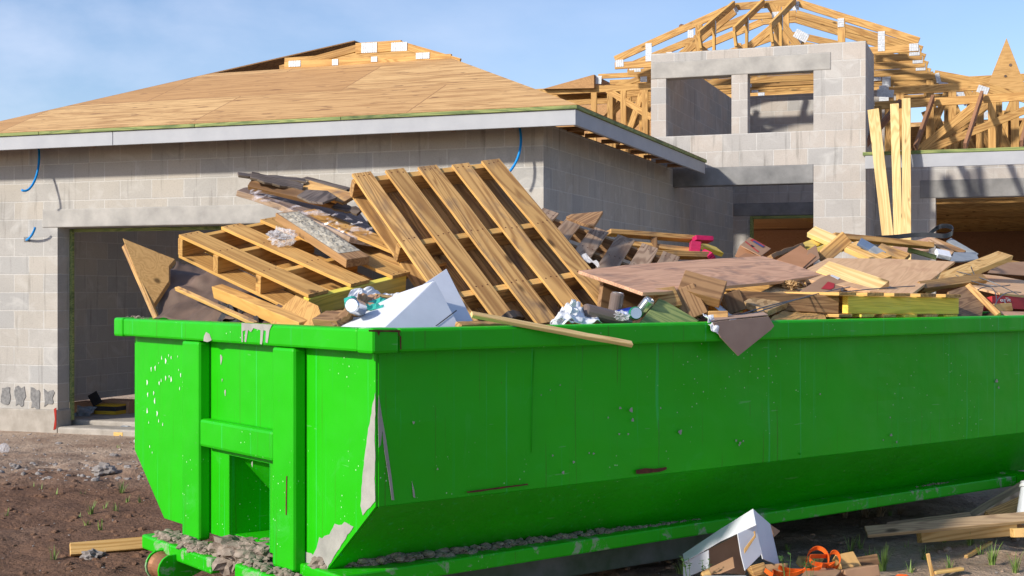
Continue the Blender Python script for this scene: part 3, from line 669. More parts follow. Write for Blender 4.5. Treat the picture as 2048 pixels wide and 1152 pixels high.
# ------------------------------------------------------------------ left part of the entry roof, between garage and tower
for k in range(3):
    s = 1.6 + .61 * k; dx = 9 * k; dy = 4 * k
    def e(*q): return pp(Wt, 1.6, *q)
    zt = e((1200, 178))[0][1] - .0 * k; tA, tB = -6.6, tl - .02; q = e((1188, 178), (1220, 178), (1247, 178), (1290, 176))
    mem = [('bottom_chord', (tA, zt), (tB, zt), .10), ('top_chord', e((1197, 153))[0], e((1300, 148))[0], .07)]
    for i_, (t, _) in enumerate(q): mem.append(('web', (t + .12 * k, 3.05), (t + .12 * k, zt - .04), (.085, .085, .085, .09)[i_]))
    A_, B_, C_, D_ = e((1215, 180), (1304, 236), (1286, 180), (1258, 262))
    if k == 0: mem += [('web', A_, B_, .09), ('web', C_, D_, .085), ('top_chord', e((1232, 172))[0], e((1302, 150))[0], .07)]
    else: mem += [('web', (tA + 1.2 + .3 * k, 3.1), (tA + 2.6 + .3 * k, zt))]
    plates = [(*e((1195, 160))[0], .14, .12, -5), (*e((1276, 138))[0], .1, .09, 0), (*e((1288, 159))[0], .1, .08, 0)] if k == 0 else []
    if k == 0: mem += [('top_chord', e((1256, 146))[0], e((1303, 143))[0], .07)]
    truss('hip_truss', Wt, s, mem, plates)
pts = [hit(x, y, Wt(0, 1.5, 0), sD) for x, y in ((1085, 178), (1188, 149), (1188, 176))]
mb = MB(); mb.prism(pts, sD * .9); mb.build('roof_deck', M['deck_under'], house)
boxpart('roof_backing', Wt, -9, tl - .02, 3.9, 3.95, 2.9, 4.58, M['deck_under'])  # added upright sheet standing in for the dark roof underside behind the webs

# ------------------------------------------------------------------ boards leaning on the right fascia
def lean(x0, x1, y0, X0, X1, y1, txt, s=-.18, wd_=.104, g='boards leaning on the right fascia'):
    A = hit((x0 + x1) / 2, y0, Wt(0, -.10, 0), sD); Bm = hit((X0 + X1) / 2, y1, Wt(0, -.45, 0), sD); dirv = (Bm - A).normalized(); k = (A.z - 1.2) / -dirv.z
    b = beam('leaning_board', A, A + dirv * k, wd_, .038, -sD, M['pine_pale'], None, .008); tag(b, txt, 'board', g)
lean(1736, 1757, 219, 1766, 1785, 470, 'pale timber board leaning crookedly on the fascia, leftmost of three, tilted to the left', wd_=.138)
lean(1781, 1797, 208, 1788, 1805, 470, 'pale timber board leaning on the fascia between two others, dark knots on its left edge')
lean(1804, 1821, 197, 1805, 1822, 470, 'straight pale timber board leaning upright on the fascia, tallest of three')

# ================================================================== DUMPSTER
DP = Vector((-.504, 4.9, 0)); du = Vector((-.613, .790, 0)).normalized(); dv = Vector((.790, .613, 0)).normalized()
def D(o, l, z): return DP + du * o + dv * l + UP * z
DL = 5.35; DW = 2.44; RT = 1.359; RB = 1.272; IN = .09; IF = .07; CZ = .70; BZ = .405; SI = .36
dump = empty('dumpster', D(DW / 2, DL / 2, .1), 'bright green open steel dumpster heaped with broken pallets and building waste', 'dumpster')
def dbox(name, o0, o1, l0, l1, z0, z1, mat=None, bevel=.006, parent=None):
    mb = MB(); o = D(o0, l0, z0); c = D((o0 + o1) / 2, (l0 + l1) / 2, (z0 + z1) / 2)
    mb.box(o - c, du * (o1 - o0), dv * (l1 - l0), UP * (z1 - z0)); return mb.build(name, mat or M['green'], parent or dump, Matrix.Translation(c), bevel)
# hull: cross-section runs over the width, sloping in below the crease
o0, o1 = IN, DW - IN; sec = [(o0, RB + .03), (o0, CZ), (o0 + SI, BZ), (o1 - SI, BZ), (o1, CZ), (o1, RB + .03)]
ins = [(o1 - .012, RB + .03), (o1 - .012, CZ + .004), (o1 - SI - .005, BZ + .012), (o0 + SI + .005, BZ + .012), (o0 + .012, CZ + .004), (o0 + .012, RB + .03)]
la, lb = IF, DL - .07
c = D(DW / 2, DL / 2, .9)
def bent(oo, z, l):   # slight dents in the long plates
    q = Vector((l * 1.3, z * 2.1, oo)); return .010 * noise.noise(q * 1.1) + .004 * noise.noise(q * 3.1)
mb = MB(); NL = 60
def strip(p, q, nn=10):
    k = len(mb.v)
    for j in range(nn + 1):
        for i in range(NL + 1):
            t = j / nn; oo = p[0] + (q[0] - p[0]) * t; z = p[1] + (q[1] - p[1]) * t; l = la + .012 + (lb - la - .012) * i / NL
            e_ = bent(oo, z, l) * (4 * t * (1 - t)) * (1 if 0 < i < NL else 0); mb.v.append(tuple(D(oo + e_, l, z) - c))
    for j in range(nn):
        for i in range(NL): a_ = k + j * (NL + 1) + i; mb.f.append((a_, a_ + 1, a_ + NL + 2, a_ + NL + 1)); mb.uv.append(None); mb.mi.append(0)
for i in range(5): strip(sec[i], sec[i + 1], 10 if i != 2 else 1)
hull = mb.build('hull', M['green'], dump, Matrix.Translation(c), smooth=False); sm = hull.modifiers.new('th', 'SOLIDIFY'); sm.thickness = .006; sm.offset = 0
# front plate with the hook opening cut out
NB0, NB1, NZ = .918, 1.296, .775
mb = MB()
def fp(*q): return [D(o, la, z) - c for o, z in q]
mb.prism(fp((o0, RB + .03), (o0, CZ), (o0 + SI, BZ), (NB0, BZ), (NB0, RB + .03)), dv * .012)
mb.prism(fp((NB1, RB + .03), (NB1, BZ), (o1 - SI, BZ), (o1, CZ), (o1, RB + .03)), dv * .012)
mb.prism(fp((NB0, RB + .03), (NB0, NZ), (NB1, NZ), (NB1, RB + .03)), dv * .012)
fr = mb.build('front_plate', M['green'], dump, Matrix.Translation(c))
mb = MB(); mb.prism([D(o, lb, z) - c for o, z in sec], dv * .012); mb.build('tailgate', M['green'], dump, Matrix.Translation(c))
# recess behind the hook opening
mb = MB(); r0, r1 = NB0 + .002, NB1 - .002
mb.prism([D(r0, la + .0, BZ) - c, D(r0, la + .0, NZ) - c, D(r0, la + .05, NZ) - c, D(r0, la + .39, BZ) - c], -du * .006)
mb.prism([D(r1, la + .0, BZ) - c, D(r1, la + .0, NZ) - c, D(r1, la + .05, NZ) - c, D(r1, la + .39, BZ) - c], du * .006)
mb.prism([D(r0, la + .04, NZ) - c, D(r0, la + .38, BZ) - c, D(r1, la + .38, BZ) - c, D(r1, la + .04, NZ) - c], dv * .008)
mb.build('hook_recess', M['green'], dump, Matrix.Translation(c))
# posts (C-channels), cross bar
PF = .062
for a_, b_ in ((.605, .785), (1.478, 1.658)): dbox('front_post', a_, b_, la - PF, la - .001, BZ - .03, RB - .002, bevel=.014)
dbox('cross_bar', .787, 1.476, la - .058, la - .001, .80, .925, bevel=.014)
# top rim (square tube) with capped corners
def rim(o_0, o_1, l_0, l_1, bev=.011): return dbox('rim', o_0, o_1, l_0, l_1, RB, RT, bevel=bev)
rim(.11, DW - .11, 0, .095); rim(0, .10, .115, DL - .11); rim(DW - .10, DW, .115, DL - .11); rim(.11, DW - .11, DL - .095, DL)
for a_, b_, l_0, l_1 in ((-.004, .108, -.004, .113), (DW - .108, DW + .004, -.004, .113), (-.004, .108, DL - .108, DL + .004), (DW - .108, DW + .004, DL - .108, DL + .004)):
    dbox('rim_corner', a_, b_, l_0, l_1, RB - .004, RT + .003, bevel=.012)
# rear side posts
dbox('side_post', .03, IN - .001, 5.10, 5.22, .62, RB - .002); dbox('side_post', DW - IN + .001, DW - .03, 5.10, 5.22, .62, RB - .002)
# bottom frame: ledges and front nose
LZ0, LZ1 = .355, .42
dbox('bottom_rail', .30, .72, .04, 4.62, LZ0 - .004, LZ1 - .008, M['green_worn'], .008)
dbox('bottom_rail', DW - .72, DW - .30, .7, 4.62, LZ0 - .004, LZ1 - .008, M['green_worn'], .008)
dbox('bottom_rail', .06, .56, 4.625, 4.76, LZ0 - .01, LZ1, M['green_worn'], .01)
dbox('nose_plate', 1.186, 1.93, -.07, .035, .285, .352, M['green_worn'], .010)
dbox('nose_plate', .36, .965, -.07, .035, .300, .368, M['green_worn'], .010)
dbox('floor', .5, DW - .5, .1, DL - .1, BZ + .002, BZ + .02, M['green'], 0)
dbox('skid', .62, .74, .35, 2.55, .17, .353, M['skid'], .01); dbox('skid', 1.70, 1.82, .35, 2.55, .17, .353, M['skid'], .01); dbox('skid', .80, .88, 2.55, 5.2, .27, .353, M['skid'], .01); dbox('skid', 1.56, 1.64, 2.55, 5.2, .27, .353, M['skid'], .01)
for l in (.8, 1.8, 2.8, 3.8, 4.6): dbox('cross_member', .75, 1.69, l, l + .08, .26, .352, M['skid'], .005)
# rollers
def roller(px, py, d, r, wd):
    cc = P3(px, py, d); mb = MB(); mb.tube([du * -wd / 2, du * -wd * .46, du * -wd * .32, du * wd * .32, du * wd * .46, du * wd / 2], [r, r, r * .86, r * .86, r, r], 24)
    ro = mb.build('roller', M['rubber_brown'], dump, Matrix.Translation(cc), smooth=False)
    for sgn in (-1, 1):
        mb = MB(); pts = []
        for i in range(9): th = rad(90 + i * 22.5 + 20); pts.append(dv * math.cos(th) * r * 1.12 + UP * math.sin(th) * r * 1.12)
        pts += [dv * .26 + UP * .02, dv * .26 + UP * .075]
        mb.prism([p + du * sgn * (wd / 2 + .004) for p in pts], du * sgn * .012); mb.build('roller_bracket', M['green_worn'], dump, Matrix.Translation(cc), .002)
roller(332, 1134, 6.12, .062, .12); roller(560, 1185, 5.45, .062, .12)
# dried cement and dirt lying on the frame
def dirtline(name, q, r0_, n, seed):
    mb = MB(); rnd = random.Random(seed); bm = bmesh.new()
    for i in range(n):
        t = rnd.random(); k = min(len(q) - 2, int(t * (len(q) - 1))); f = t * (len(q) - 1) - k; p = q[k].lerp(q[k + 1], f)
        hr = (q_r[k] * (1 - f) + q_r[k + 1] * f); rr = hr * rnd.uniform(.12, .62); m_ = Matrix.Translation(p + Vector((rnd.uniform(-1, 1), rnd.uniform(-1, 1), rnd.uniform(-.9, .25))) * hr * .75) @ Matrix.Diagonal((rr, rr, rr * .6, 1)) @ Matrix.Rotation(rnd.random() * 6, 4, 'Z')
        vs = bmesh.ops.create_icosphere(bm, subdivisions=1 if rr < .022 else 2, radius=1, matrix=m_)['verts']
        for v in vs: v.co += (v.co - p) * (noise.noise(v.co * 60) * .30 + noise.noise(v.co * 21) * .28)
    me = bpy.data.meshes.new(name); bm.to_mesh(me); bm.free(); me.materials.append(M['dirt']); o = bpy.data.objects.new(name, me); COL.objects.link(o); adopt(o, dump); return o
q_r = [.045, .05, .04, .035, .03, .02, .012]
dirtline('cement_dirt', [D(.50, .08, .43), D(.42, .3, .425), D(.40, .7, .42), D(.39, 1.1, .42), D(.38, 1.5, .415), D(.37, 1.85, .41), D(.37, 2.05, .41)], 0, 1500, 3)
q_r = [.055, .085, .09, .05]
dirtline('cement_dirt', [D(.95, .05, .38), D(1.05, .08, .40), D(1.2, .08, .39), D(1.30, .02, .38)], 0, 620, 5)
q_r = [.03, .045, .05, .045]
dirtline('cement_dirt', [D(1.30, -.03, .37), D(1.42, -.02, .37), D(1.62, .0, .37), D(1.84, -.01, .36)], 0, 420, 6)
q_r = [.02, .03, .03, .03]
dirtline('cement_dirt', [D(.42, .0, .38), D(.56, -.02, .38), D(.75, -.02, .375), D(.94, -.02, .38)], 0, 380, 7)
q_r = [.006, .016, .014, .005]
dirtline('cement_dirt', [D(.37, 3.7, .412), D(.37, 3.85, .415), D(.37, 3.95, .415), D(.37, 4.1, .412)], 0, 120, 8)
q_r = [.008, .016, .014, .004]
dirtline('cement_crumbs', [D(DW - .02, .06, RT + .006), D(DW - .12, .06, RT + .01), D(DW - .22, .05, RT + .008), D(DW - .33, .05, RT)], 0, 60, 9)
# marks on the paint: thin irregular skins a hair proud of the plates
def blob(pts, nrm, mb, h=.0016): mb.prism(pts, nrm * h)
def skin(name, px, origin, nrm, mat, jag=.0, off=.0012, sub=1):
    pts = [hit(x, y, origin, nrm) for x, y in px]; out = []
    for i, p in enumerate(pts):
        q = pts[(i + 1) % len(pts)]; n = max(1, int((q - p).length / .02)) if jag else 1
        for j in range(n):
            r_ = p.lerp(q, j / n); out.append(r_ + Vector((random.uniform(-1, 1), random.uniform(-1, 1), random.uniform(-1, 1))) * jag)
    out = [p - nrm * ((p - origin).dot(nrm)) + nrm * off for p in out]
    mb = MB(); mb.prism(out, nrm * .0012); return mb.build(name, mat, dump)
FN = -dv; FO = D(0, la, 0); SN = -du; SO = D(IN, 0, 0)
skin('cement_spill', [(751, 785), (751, 1003), (727, 1030), (722, 1010), (728, 930), (738, 855)], FO, FN, M['cement'], .0035)
skin('cement_spill', [(708, 1052), (690, 1046), (672, 1050), (655, 1072), (640, 1076), (628, 1112), (606, 1098), (597, 1122), (620, 1130), (655, 1138), (672, 1108)], FO, FN, M['cement'], .005)
skin('cement_spill', [(757, 790), (763, 830), (772, 880), (782, 950), (788, 1000), (783, 1000), (776, 950), (768, 900), (764, 860), (761, 890), (757, 895), (755.5, 830)], SO - du * .004, SN, M['cement'], .0)
skin('cement_spill', [(823, 962), (828, 980), (830, 996), (826, 994)], SO - du * .004, SN, M['cement'])
RO = D(0, 0, 0)
for p in ([(484, 646), (545, 649), (540, 660), (536, 686), (532, 684), (533, 662), (528, 660), (525, 689), (521, 688), (522, 660), (508, 656), (503, 664), (497, 660), (493, 684), (490, 683), (492, 660), (486, 662), (487, 684), (484, 684)], [(413, 664), (420, 668), (424, 680), (416, 684), (408, 682), (409, 672)]):
    skin('paint_drip', p, RO, FN, M['cement'], .001)
mb = MB(); rnd = random.Random(4)
def drop(px, py, rw, rh, O_, N_): 
    cc = hit(px, py, O_, N_); t_ = N_.cross(UP); m_ = mb; k = 9
    ph = rnd.random() * 6
    m_.prism([cc + N_ * .001 + (t_ * math.cos(i * 2 * math.pi / k) * rw + UP * math.sin(i * 2 * math.pi / k) * rh) * (1 + .3 * math.sin(i * 2.1 + ph)) for i in range(k)], N_ * .001)
for x, y, r in ((303, 738, 7), (311, 736, 8), (324, 716, 6), (332, 722, 8), (338, 711, 4), (343, 715, 5), (318, 726, 3), (356, 713, 3), (295, 765, 8), (319, 766, 6), (323, 761, 5), (332, 756, 7), (339, 753, 4), (343, 759, 8), (362, 750, 6), (296, 789, 7), (308, 786, 6), (310, 802, 9), (295, 822, 8), (315, 827, 8), (318, 842, 5), (326, 849, 5), (360, 777, 5), (366, 765, 3), (367, 803, 3), (298, 845, 4), (388, 916, 4), (269, 882, 5), (300, 893, 4), (305, 905, 3), (358, 740, 3), (366, 772, 3)):
    drop(x, y, r * .0008 * rnd.uniform(.7, 1.2), r * .0016, FO, FN)
mb.build('paint_splatter', M['splat'], dump)
mb = MB()
for x, y, r in ((443, 718, 9), (451, 785, 6), (445, 760, 3), (505, 1108 - 180, 5), (1240, 816, 4), (1262, 820, 8), (1265, 840, 6), (1216, 835, 3), (1238, 868, 3), (1256, 868, 3), (1178, 906, 3), (1187, 907, 3), (1105, 911, 3), (1147, 924, 4), (1126, 945, 5), (1360, 864, 8), (1472, 881, 4), (1480, 886, 5), (1478, 890, 4), (1486, 882, 3), (1780, 835, 3), (1782, 870, 5), (1766, 880, 3), (1793, 884, 5), (1640, 788, 3), (1321, 816, 3), (827, 845, 4), (875, 938, 3), (1060, 690, 2), (1993, 762, 7), (1997, 775, 5), (1100, 780, 2), (1082, 790, 2), (1120, 770, 2)):
    if x < 760: drop(x, y, r * .0011, r * .0024, FO, FN)
    else: drop(x, y, r * .0012 * rnd.uniform(.8, 1.5), r * .0013, SO - du * .012, SN)
mb.build('paint_splatter', M['cement'], dump)
# rusty scars along the crease and at the rim corner, weld lines
for p, O_, N_ in (([(1271, 940), (1290, 936), (1310, 937), (1332, 934), (1333, 939), (1318, 944), (1290, 947), (1272, 948)], SO - du * .012, SN), ([(932, 983), (960, 979), (1000, 974), (1040, 969), (1055, 967), (1055, 970), (1010, 976), (960, 983), (935, 986)], SO - du * .012, SN),
                  ([(573, 952), (575, 952), (574, 1030), (572, 1030)], D(0, la - PF, 0), FN), ([(372, 956), (377, 950), (378, 953), (374, 958), (374, 968), (371, 968)], FO, FN),
                  ([(737, 660), (800, 660), (801, 663), (798, 664), (799, 672), (797, 672), (796, 664), (760, 664), (757, 672), (754, 664), (737, 663)], D(-.004, 0, 0), SN), ([(799, 672), (802, 672), (802, 699), (800, 699)], D(-.0005, 0, 0), SN)):
    skin('rust_scar', p, O_, N_, M['rust'], .0008)
mb = MB(); mb.tube([hit(1600, 906, SO - du * .010, SN), D(IN + .36, 2.9, BZ + .004)], .0035, 6); mb.build('weld_seam', M['green'], dump)
skin('weld_seam', [(1068, 703), (1070, 703), (1065, 905), (1063, 905)], SO - du * .006, SN, M['green'], 0)

# ================================================================== RUBBISH IN IT
def fillz(o, l):
    e_ = smooth(.08, .5, o) * smooth(.08, .5, DW - o) * smooth(.05, .6, l) * smooth(.05, .5, DL - l)
    return 1.06 + (.10 + .17 * smooth(.9, 2.2, l)) * e_ + .05 * noise.noise(Vector((o * 4, l * 4, 1)))
mb = MB(); n1, n2 = 60, 110
for j in range(n2 + 1):
    for i in range(n1 + 1):
        o = .105 + (DW - .21) * i / n1; l = .1 + (DL - .2) * j / n2; mb.v.append(tuple(D(o, l, fillz(o, l) + .03 * noise.fractal(Vector((o * 9, l * 9, 0)), 1, 2, 3))))
for j in range(n2):
    for i in range(n1): k = j * (n1 + 1) + i; mb.f.append((k, k + 1, k + n1 + 2, k + n1 + 1)); mb.uv.append(None); mb.mi.append(0)
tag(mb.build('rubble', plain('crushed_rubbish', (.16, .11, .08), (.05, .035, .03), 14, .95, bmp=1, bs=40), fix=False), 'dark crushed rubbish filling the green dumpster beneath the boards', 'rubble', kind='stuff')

def rect3(A, dA, B, Cc, Lh, near=True):
    """pose of a rectangle: A, B ends of one edge of real length Lh, C along the other edge; returns world A,B,C"""
    ra, rb, rc = ray(*A), ray(*B), ray(*Cc); a_ = ra * dA
    qa = rb.dot(rb); qb = -2 * rb.dot(a_); qc = a_.dot(a_) - Lh * Lh; disc = qb * qb - 4 * qa * qc
    if disc < 0: disc = 0
    r = math.sqrt(disc); dB = (-qb - r) / (2 * qa) if near else (-qb + r) / (2 * qa); b_ = rb * dB; e_ = b_ - a_; dC = a_.dot(e_) / rc.dot(e_)
    return CAM + a_, CAM + b_, CAM + rc * dC
def pallet(name, label, A, B, Cc, slat, slats, strs, mat, mat2, mats, sw=.092, st=.016, sh=.09, bottoms=5, cols=None, group=None, flip=False, yellow_ends=()):
    """A: corner, A->B slat direction, A->C across. slat: list of offsets along A->C; strs: fractions along A->B of the stringers"""
    L_ = (B - A).length; W_ = (Cc - A).length; x = (B - A).normalized(); y = (Cc - A); y = (y - x * y.dot(x)).normalized(); n = x.cross(y)
    if n.dot(CAM - A) < 0: n = -n
    if flip: n = -n
    root = empty(name, label=label, cat='pallet', matrix=frame_m(A, x, n), group=group); print(name, 'L', round(L_, 2), 'W', round(W_, 2), 'A', [round(v, 2) for v in A], 'B', [round(v, 2) for v in B], 'C', [round(v, 2) for v in Cc], 'n', [round(v, 2) for v in n])
    for i, s_ in enumerate(slats):
        c0 = A + y * (s_ + sw / 2); e0 = random.uniform(-.012, .012); e1 = random.uniform(-.012, .012)
        ba, bb = c0 + x * (-e0) + n * random.uniform(0, .004), c0 + x * (L_ + e1) + n * random.uniform(0, .004); Ls = (bb - ba).length
        # nail heads where the slat crosses the stringers
        mb = board_mesh(Ls, sw * random.uniform(.95, 1.04), st, .035)
        for f in strs:
            for k in (-.28, .02, .3):
                p = Vector((L_ * f - Ls / 2 + random.uniform(-.008, .008), sw * k, st / 2 - .001)); mb.prism([p + Vector((math.cos(t), math.sin(t), 0)) * .0042 for t in (0, 1.05, 2.1, 3.14, 4.2, 5.25)], Vector((0, 0, .0028)), 1)
        mb.build('slat', [(cols[i] if cols else mat), M['rust']], root, frame_m((ba + bb) / 2, bb - ba, n), .002)
    for i, f in enumerate(strs):
        p0 = A + x * (L_ * f) - n * (st / 2 + sh / 2 + .001); q0 = p0 - y * .004; q1 = p0 + y * (W_ + .004)
        beam('stringer', q0, q1, sh, .038, x, M['yellow'] if i in yellow_ends else mat2, root, .02, .003)
    for i in range(bottoms):
        s_ = (W_ - .12) * i / max(1, bottoms - 1); c0 = A + y * (s_ + .06) - n * (st + sh + .002)
        beam('bottom_slat', c0, c0 + x * L_, .12 if bottoms < 6 else .10, st, n, mats, root, .03, .0025)
    return root
def dep(px, w):
    r = (px - 1024) / F; l = ((.504 + .613 * w) + r * (4.9 + .79 * w)) / (.79 - .613 * r); return 4.9 + .79 * w + .613 * l
def depf(px, l):
    r = (px - 1024) / F; o = (-.504 + .79 * l - r * (4.9 + .613 * l)) / (.613 + .79 * r); return 4.9 + .79 * o + .613 * l
def Q(px, py, w): return (px, py, dep(px, w))        # w metres in from the long near rim
def QF(px, py, l): return (px, py, depf(px, l))      # l metres in from the short front rim
UPC = Vector((0, -.55, .83)); FC = Vector((0, -1, .15)); TOPN = Vector((.1, -.25, 1))
def pk(label, a_, b_, w, t, n, mat, name='broken_board', cat='board', group=None, **k): return plank(name, label, cat, a_, b_, w, t, n, M[mat], group, **k)
# --- pallets
pl, pg, pd_ = M['pallet'], M['grey'], M['pallet_dark']
A, B, Cc = rect3((704, 353), 6.75, (935, 680), (996, 318), 1.24)
pitch = ((Cc - A).length - .106) / 4
pallet('pallet', 'large tan wooden pallet tilted on end, tallest thing in the heap', A, B, Cc, pitch, [pitch * i for i in range(5)], (.022, .44, .76), pl, pl, pl, bottoms=8, yellow_ends=(), sw=.106)
A, B, Cc = rect3((357, 472), 6.55, (618, 594), (548, 436), 1.0)
pitch = ((Cc - A).length - .092) / 2
pallet('pallet', 'tan wooden pallet lying tilted at the left, its yellow end board facing the rim', A, B, Cc, pitch, [pitch * i for i in range(4)], (.02, .31, .64, .985), M['pallet_clean'], M['pallet_clean'], M['pallet_clean'], bottoms=4, yellow_ends=(3,), sw=.112, sh=.085)
# grey weathered pallet behind the ply sheet
A, B, Cc = rect3((1085, 418), 7.9, (1040, 466), (1345, 510), .55)
W_ = (Cc - A).length
pallet('pallet', 'weathered grey pallet behind the plywood sheet, slats sloping down to the left', A, A + (B - A) * 1.5, Cc, 0, [W_ * f for f in (0, .19, .39, .585, .765, .93)], (.10, .5, .9), pg, M['brown'], M['brown'], bottoms=3, sw=.10, st=.014, sh=.08)
# yellow-faced pallet lying flat by the near rim
cA = P3(*Q(1690, 592, .16)); cB = P3(*Q(1912, 596, .12)); xx = (cB - cA).normalized(); yy = (dv.cross(UP) * -1); yy = (du - xx * du.dot(xx)).normalized()
if (yy.y < 0): yy = -yy
rt = empty('pallet', cA, 'pallet lying flat on the near rim with a faded yellow side board', 'pallet'); Lp = (cB - cA).length; hz = 34 / F * dep(1800, .14)
beam('stringer', cA - UP * hz / 2, cB - UP * hz / 2, hz, .038, -yy, M['yellow'], rt, .01, .003)
for f in (.5, 1.0): beam('stringer', cA + yy * 1.0 * f - UP * hz / 2, cB + yy * f - UP * hz / 2, hz, .038, -yy, M['pallet'], rt, .01)
beam('stringer', cA - xx * .02 - UP * hz / 2 + yy * .03, cA - xx * .55 + yy * .25 - UP * (hz / 2 - .02), hz, .03, -yy, M['brown'], rt, .02)
for i in range(5):
    x0 = -.10 + Lp * (.0 + .235 * i); beam('slat', cA + xx * (x0 + .07) - yy * .045 + UP * .011, cA + xx * (x0 + .07) + yy * 1.05 + UP * .011, .13, .018, UP, M['pallet'], rt, .02)
for i in range(6):
    x0 = -.10 + Lp * (.0 + .19 * i); beam('bottom_slat', cA + xx * (x0 + .07) - yy * .03 - UP * (hz + .010), cA + xx * (x0 + .07) + yy * 1.05 - UP * (hz + .010), .10, .016, UP, M['yellow' if i % 2 else 'pallet'], rt, .02)
# crate frame with magenta paint, far side
rt = empty('pallet', P3(*Q(1320, 490, 2.0)), 'upturned pallet frame with magenta painted end post', 'pallet')
def sub(name, a_, b_, w, t, n, mat): return beam(name, P3(*a_), P3(*b_), w, t, n, M[mat], rt, .02)
sub('rail', Q(1216, 465, 2.1), Q(1400, 479, 1.9), .03, .09, (0, -1, .2), 'pallet'); sub('rail', Q(1240, 487, 2.1), Q(1385, 503, 1.9), .03, .09, (0, -1, .2), 'pallet'); sub('rail', Q(1290, 508, 1.85), Q(1412, 512, 1.75), .035, .09, (0, -1, .2), 'pallet')
sub('rail', Q(1386, 478, 1.87), Q(1421, 480, 1.83), .031, .092, (0, -1, .2), 'magenta_wood')
sub('post', Q(1391, 484, 1.84), Q(1388, 508, 1.84), .065, .09, (0, -1, .2), 'magenta_wood'); sub('post', Q(1307, 472, 2.0), Q(1309, 500, 2.0), .035, .08, (0, -1, .2), 'brown'); sub('post', Q(1412, 505, 1.74), Q(1420, 517, 1.74), .04, .1, (0, -1, .2), 'magenta_wood')
pk('yellow-green treated board end behind the magenta painted post', Q(1400, 491, 1.95), Q(1438, 504, 1.95), .09, .03, (0, -.5, .8), 'yellow')
panel('plywood_offcut', 'dark plywood triangle sticking up behind the grey pallet', 'plywood', [Q(1135, 430, 1.7), Q(1206, 422, 1.6), Q(1188, 450, 1.5)], [(1132, 433), (1142, 428), (1206, 422), (1200, 432), (1187, 452), (1165, 446)], .02, M['brown'])

# --- left end of the heap
panel('plywood_offcut', 'cracked triangular plywood offcut standing at the left corner of the dumpster', 'plywood', [QF(247, 480, .12), QF(348, 522, .34), QF(318, 636, .16)], [(245, 476), (350, 518), (338, 532), (338, 562), (305, 612), (322, 650), (314, 650)], .022, M['ply_orange'], xdir=(QF(250, 500, .2), QF(345, 500, .3)))
pk('narrow timber strip along the left edge of the triangular plywood offcut', QF(249, 492, .13), QF(318, 648, .15), .028, .02, (-.3, -1, 0), 'pallet', cat='strip')
crumple('tar_paper', 'crumpled dark brown tar paper beside the triangular plywood offcut', 'tar paper', [QF(302, 634, .12), QF(660, 655, .20), QF(560, 560, .95), QF(354, 515, .45)], 46, 26, .045, M['tar'], 3, fscale=2.4, sm=True)
crumple('tar_paper', 'small black scrap of tar paper hanging just inside the front rim', 'tar paper', [QF(425, 648, .10), QF(520, 652, .12), QF(520, 626, .3), QF(418, 630, .3)], 16, 8, .05, M['black_card'], 8, fscale=6)
pk('slim round-edged stick pointing up to the left above the front rim', QF(354, 577, .20), QF(512, 648, .10), .022, .020, UPC, 'pallet', name='stick', cat='stick')
pk('thick board end poking out below the tan pallet at the left', QF(436, 582, .30), QF(612, 656, .14), .055, .06, Vector((.25, -.75, .55)), 'pallet_clean')
panel('board_offcut', 'square-cut brown plank end leaning below the yellow pallet end board', 'board', [QF(589, 590, .26), QF(636, 611, .20), QF(560, 640, .16)], [(591, 590), (636, 611), (649, 651), (540, 648), (558, 619)], .025, M['pallet_clean'], xdir=(QF(560, 620, .1), QF(591, 590, .22)))
# weathered stack in film, top left
N1 = Vector((.1, -.75, .65))
panel('warped_board', 'fan of warped brown boards wrapped in film, left of the big pallet', 'board', [(480, 380, 7.2), (760, 484, 6.8), (640, 392, 7.6)], [(474, 381), (488, 375), (512, 372), (640, 395), (720, 425), (765, 486), (700, 474), (640, 446), (560, 409), (505, 390)], .03, M['film_board'], xdir=((480, 380, 7.2), (760, 484, 6.8)))
crumple('stretch_film', 'streaky clear film drawn over the fan of warped boards', 'film', [(490, 395, 7.05), (745, 494, 6.7), (745, 455, 6.75), (500, 378, 7.1)], 40, 10, .025, M['film'], 5, fscale=5)
pk('dark splintered board on top of the wrapped stack, pointing left', (476, 349, 7.2), (612, 362, 7.3), .07, .014, Vector((0, -.35, 1)), 'dark', rough=.25)
pk('dark splintered board lying askew above the wrapped stack', (500, 352, 7.15), (606, 376, 7.2), .08, .014, Vector((0, -.5, .9)), 'dark', rough=.3)
pk('brown board on edge inside the wrapped stack', (500, 368, 7.2), (690, 412, 7.1), .06, .03, N1, 'brown')
pk('light brown board between the wrapped stack and the big pallet', (606, 372, 7.3), (700, 400, 7.0), .10, .02, N1, 'pallet')
pk('thin black board reaching from the wrapped stack to the big pallet', (608, 357, 7.4), (700, 380, 7.2), .045, .014, Vector((0, -.35, 1)), 'dark', rough=.2)
panel('splintered_board', 'dark curled piece of board lying on the light brown board', 'board', [(595, 392, 7.0), (673, 394, 6.9), (640, 376, 7.2)], [(594, 391), (612, 379), (655, 381), (674, 394), (645, 405), (618, 402)], .012, M['dark'])
pk('dark board end beside the edge of the big pallet', (670, 412, 7.0), (720, 424, 6.9), .05, .014, N1, 'dark', rough=.25)
pk('rust-stained board lying behind the cement-crusted plank', (640, 455, 7.2), (830, 545, 6.6), .14, .02, N1, 'pallet')
pk('dark board under the wrapped stack, mostly hidden', (590, 430, 7.4), (780, 520, 6.9), .12, .02, N1, 'brown')
